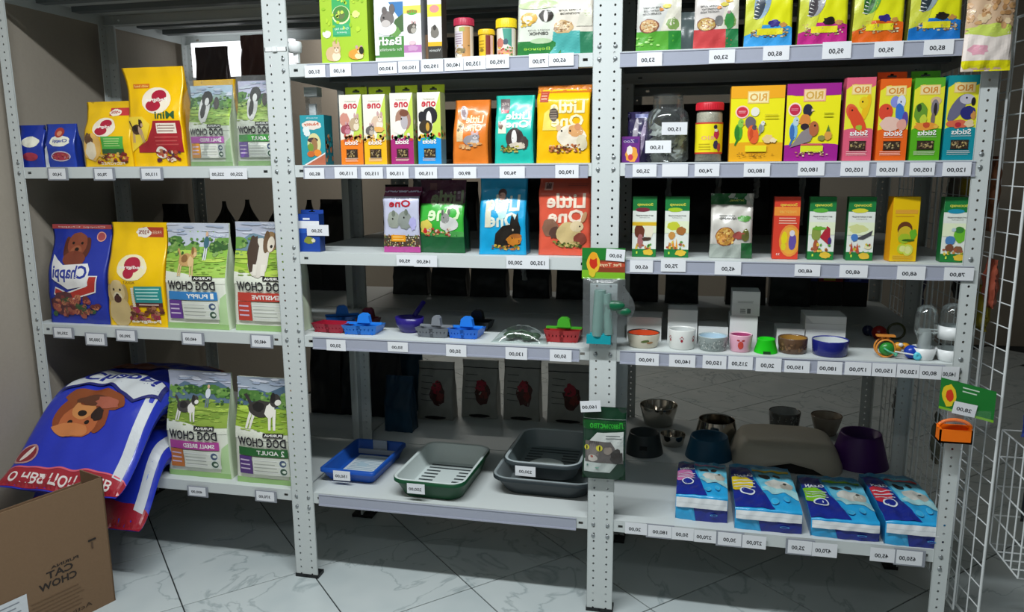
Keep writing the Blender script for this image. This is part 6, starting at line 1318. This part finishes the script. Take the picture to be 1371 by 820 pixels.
# narrow crinkled film packs hanging between the rows
for i, (x, z0, z1, y) in enumerate(((1.165, 1.20, 1.34, .52), (1.330, 1.22, 1.35, .52), (1.455, 1.27, 1.35, .52), (1.600, 1.18, 1.34, .52), (1.825, 1.14, 1.35, .52), (.655, .97, 1.06, .52))):
    M = Mesh(film_mat('sparkly_film', (.75, .78, .8), .35, .15)); rr = random.Random(i); n = 12; V = []
    for k in range(n + 1):
        z = z0 + (z1 - z0) * k / n; V += [(x - .009 + rr.uniform(-.003, .003), y + rr.uniform(-.006, .006), z), (x + rr.uniform(-.003, .003), y - .012, z), (x + .009 + rr.uniform(-.003, .003), y + rr.uniform(-.006, .006), z)]
    M.idx(V, [(3*k+a, 3*k+a+1, 3*k+a+4, 3*k+a+3) for k in range(n) for a in (0, 1)], smooth=False)
    M.obj('film_sleeve', label='narrow crinkled clear film sleeve hanging in shade behind %s' % ('the first two vitamin boxes', 'the clear nut pouch, left edge', 'the clear nut pouch, right edge', 'the red vitamin box', 'the yellow lemon box', 'the film packet and scoops')[i], cat='film sleeve')
# rear left: emissive panel made up for a bright white patch, with brown pouches
emissive_panel = bpy.data.materials.new('emissive_panel'); emissive_panel.use_nodes = True
_b = emissive_panel.node_tree.nodes['Principled BSDF']; _b.inputs['Base Color'].default_value = (.9, .9, .9, 1); _b.inputs['Emission Color'].default_value = (.95, .97, 1, 1); _b.inputs['Emission Strength'].default_value = 1.4
M = Mesh(emissive_panel); loft(M, [(.50, .03, .012, 0, 0, 0), (.50, .03, .012, .145, 0, 0)]); M.obj('glowing_panel', None, (-.690, .960, 1.7815), label='glowing white panel under the rear top shelf behind two brown pouches', cat='light panel')
for i, (x, W, c, H) in enumerate(((-.765, .15, '#544648', .50), (-.560, .13, '#6c4a46', .54))):
    bag('feed_pouch', W, H, .08, x, .80, 1.3895, c, c, None, 'block', 7 + i, .006, cat='bag', material=m_foil, label=('dark grey', 'dark brown')[i] + ' glossy pouch standing in front of the glowing white panel')
# ================================================================ wire display panels on the right end
m_wire = mat('white_wire', '#d4d8d8', .4)
def grid(name, label, x, Ya, Yb, Za, Zb, step=.05, r=.0022, dx=0):
    e = empty(name, (x, Ya, Za), label=label, cat='wire rack'); D = Yb - Ya; H = Zb - Za
    M = Mesh(m_wire); nn = int(D / step)
    for k in range(1, nn): M.tube((dx * k/nn, D * k/nn, 0), (dx * k/nn, D * k/nn, H), r * .8, 6, cap=False)
    nz = int(H / step)
    for k in range(1, nz): M.tube((.003, 0, H * k/nz), (.003 + dx, D, H * k/nz), r * .7, 6, cap=False)
    M.obj('wire_mesh', e, kind='stuff')
    M = Mesh(m_wire)
    M.path([(0, 0, 0), (dx, D, 0), (dx, D, H), (0, 0, H), (0, 0, 0)], r * 1.5, 8); M.obj('frame', e)
    return e
grid('wire_display', 'white wire display panel on the right end of the front shelving', 2.012, .03, .48, .12, 2.0)
grid('wire_display', 'white wire display panel on the right end of the rear shelving', 2.012, .53, .98, .12, 2.0)
grid('wire_display', 'white wire panel nearest the camera, leaning past the right end post', 2.055, -.03, .16, .10, 1.75, .06, .0026, dx=-.02)
e = empty('wire_basket', (2.13, -.06, .28), label='white wire basket hung low right of the end post', cat='basket'); M = Mesh(m_wire)
for k in range(5): M.path([(0, .05*k, .35), (0, .05*k, .0), (.14, .05*k, 0), (.14, .05*k, .35)], .0024, 6)
for z in (0, .09, .18, .27, .35): M.path([(0, 0, z), (0, .2, z), (.14, .2, z), (.14, 0, z), (0, 0, z)], .0024, 6)
M.obj('basket_wires', e)
for i, (x, y, z, W, H, c, lb, ct) in enumerate(((2.045, .30, 1.23, .09, .18, '#b8a020', 'yellow pouch hanging on the end panel above the bowls', 'bag'), (2.045, .12, 1.20, .08, .20, '#7a4a30', 'brown pouch hanging on the end panel beside the teal stick box', 'bag'), (2.045, .42, 1.20, .08, .19, '#6c645c', 'grey pouch hanging on the end panel behind the rightmost vitamin box', 'bag'),
    (2.045, .72, .86, .16, .24, '#1c2448', 'dark blue pouch hanging on the rear end panel', 'bag'), (2.045, .28, .98, .12, .13, '#14141c', 'black pouch hanging on the end panel above the feeder bottles', 'bag'), (2.045, .10, .93, .08, .12, '#8a7c20', 'olive yellow pouch hanging on the end panel behind the right feeder', 'bag'),
    (2.045, .06, 1.00, .07, .13, '#9a4c38', 'rusty red pouch hanging on the end panel near the post', 'bag'), (2.045, .80, .42, .14, .12, '#101418', 'black pouch hanging low on the rear end panel', 'bag'), (2.045, .36, .44, .05, .16, '#6c6a58', 'narrow olive pouch hanging low on the end panel', 'bag'), (2.045, .20, .50, .08, .08, '#8a2c28', 'dark red pouch hanging low on the end panel', 'bag'))):
    bag('hanging_pouch', W, H, .03, x, y, z, c, c, None, 'pillow', i, .004, rz=-PI/2 if False else PI/2, cat=ct, label=lb, material=m_dark, edge=.02)
bag('hanging_pouch', .12, .30, .04, 2.22, .02, .40, '#17191c', '#17191c', None, 'pillow', 31, .004, cat='bag', label='black pouch seen through the wire right of the end post', material=m_dark)
bag('hanging_pouch', .10, .06, .03, 2.17, -.02, .66, '#243c8c', '#243c8c', None, 'pillow', 32, .002, cat='bag', label='small blue pouch hanging right of the end post', material=m_dark)

# ================================================================ carton on the floor
e = empty('cardboard_carton', (0, 0, 0), label='brown open cardboard carton standing on the floor at the lower left', cat='box')
m_cb = mat('brown_card', None, .75, bump=.2, bscale=120, var=.06)
ca = lin('#7a6047'); C1 = Vector((-.545, -.262, 0)); C0 = Vector((-.640, -.545, 0)); nrm = Vector((C0.y - C1.y, C1.x - C0.x, 0)).normalized()
dirv = (C0 - C1).normalized(); out = Vector((-dirv.y, dirv.x, 0)); 
if out.x < 0: out = -out
Lx = .42; inn = -out; Ht = .425
Pn = lambda a, b: C1 + dirv * (a * Lx) + inn * (b * .12)
def panel(nm, p, q, h0, h1, col, lb=None, art=None):
    M = Mesh(m_cb); t = .004; n_ = (q - p).cross(Vector((0, 0, 1))).normalized() * t
    a, b, c, d = p, q, q + Vector((0, 0, h1)), p + Vector((0, 0, h0))
    F = [a, b, c, d]; G = [v - n_ for v in F]
    M.face(F, col); M.face(G[::-1], col)
    for k in range(4): M.face([F[k], F[(k+1) % 4], G[(k+1) % 4], G[k]], col)
    if art:
        Wd = (q - p)
        put_art(M, art, lambda u, v, l: p + Wd * u + Vector((0, 0, v * (h0 + (h1-h0)*u))) + n_.normalized() * (l + .0003), edge=0, off=.0004, step=.0002)
    M.obj(nm, e, label=lb)
A = Art(171); ink = '#2c2420'
# art coordinates run from the near end (u = 0, photo left) to the far corner (u = 1)
A.text('CAT', .62, .40, .19, .055, ink, bold=True); A.text('PURINA', .66, .465, .2, .022, ink, bold=True); A.text('CHOW', .60, .33, .27, .055, ink, bold=True); A.lines(.4, .78, .10, .28, 6, '#6a523c', .2); A.text('Active', .72, .06, .2, .03, '#3a2c22'); A.rect(.84, .55, .90, .565, ink); A.rect(.86, .49, .875, .54, '#5a4636')
A.poly([(.0, .20), (.38, .20), (.38, .37), (.0, .37)], '#d0d4d8'); A.lines(.04, .34, .22, .35, 4, '#8a9098', .3); A.lines(.18, .35, .21, .25, 1, '#4a4c50', .6)
panel('printed_side', Pn(1, 0), Pn(0, 0), Ht, Ht, ca, art=A)
panel('back_side', Pn(0, 0), Pn(0, 1), Ht, Ht, ca); panel('far_side', Pn(0, 1), Pn(1, 1), Ht - .04, Ht - .04, ca); panel('front_side', Pn(1, 1), Pn(1, 0), Ht - .02, Ht, ca)
M = Mesh(m_cb); M.face([Pn(0, 0) + Vector((0, 0, .004)), Pn(1, 0) + Vector((0, 0, .004)), Pn(1, 1) + Vector((0, 0, .004)), Pn(0, 1) + Vector((0, 0, .004))], ca); M.obj('bottom', e)

# ================================================================ groups of look-alikes
GR = {'dog_food_bag': 'dog food bags on the left unit', 'dog_food_pouch': 'small blue pouches on the top left shelf', 'dog_food_sack': 'big blue sacks lying on the bottom left shelf', 'treat_stick_box': 'tall narrow stick boxes', 'supplement_box': 'narrow white boxes on the top middle shelf',
      'supplement_jar': 'lidded jars on the top middle shelf', 'rodent_food_bag': 'rodent food bags on the middle unit', 'grain_bag': 'see-through grain bags', 'birdseed_bag': 'yellow birdseed bags on the top right shelf', 'bird_food_box': 'large bird food boxes', 'vitamin_food_box': 'small vitamin boxes on the third right shelf',
      'white_gift_box': 'white cartons behind the bowls', 'pet_bowl': 'pet bowls on the right unit', 'steel_bowl': 'steel bowls at the back of the bottom shelf', 'litter_scoop': 'litter scoops on the fourth middle shelf', 'litter_tray': 'litter trays on the bottom middle shelf', 'hamster_toy': 'small plastic toys beside the feeders',
      'toy_ball': 'dark balls behind the toys', 'bird_feeder': 'clear bird feeder bottles', 'puppy_pad_pack': 'blue puppy pad packs', 'shelving_unit': 'steel shelving units', 'feed_box': 'small boxes on the rear shelf', 'hanging_pouch': 'pouches hanging on the wire displays', 'film_sleeve': 'clear film sleeves hanging behind the boxes', 'wire_display': 'white wire displays at the right end', 'feed_pouch': 'dark pouches on the rear shelves', 'price_tag': 'white price tags'}
for o in bpy.data.objects:
    if o.parent is None and 'label' in o:
        b = o.name.split('.')[0]
        if b in GR: o['group'] = GR[b]
        if o.get('kind') is None and len(o['label'].split()) > 16: print('LONG', len(o['label'].split()), o['label'])
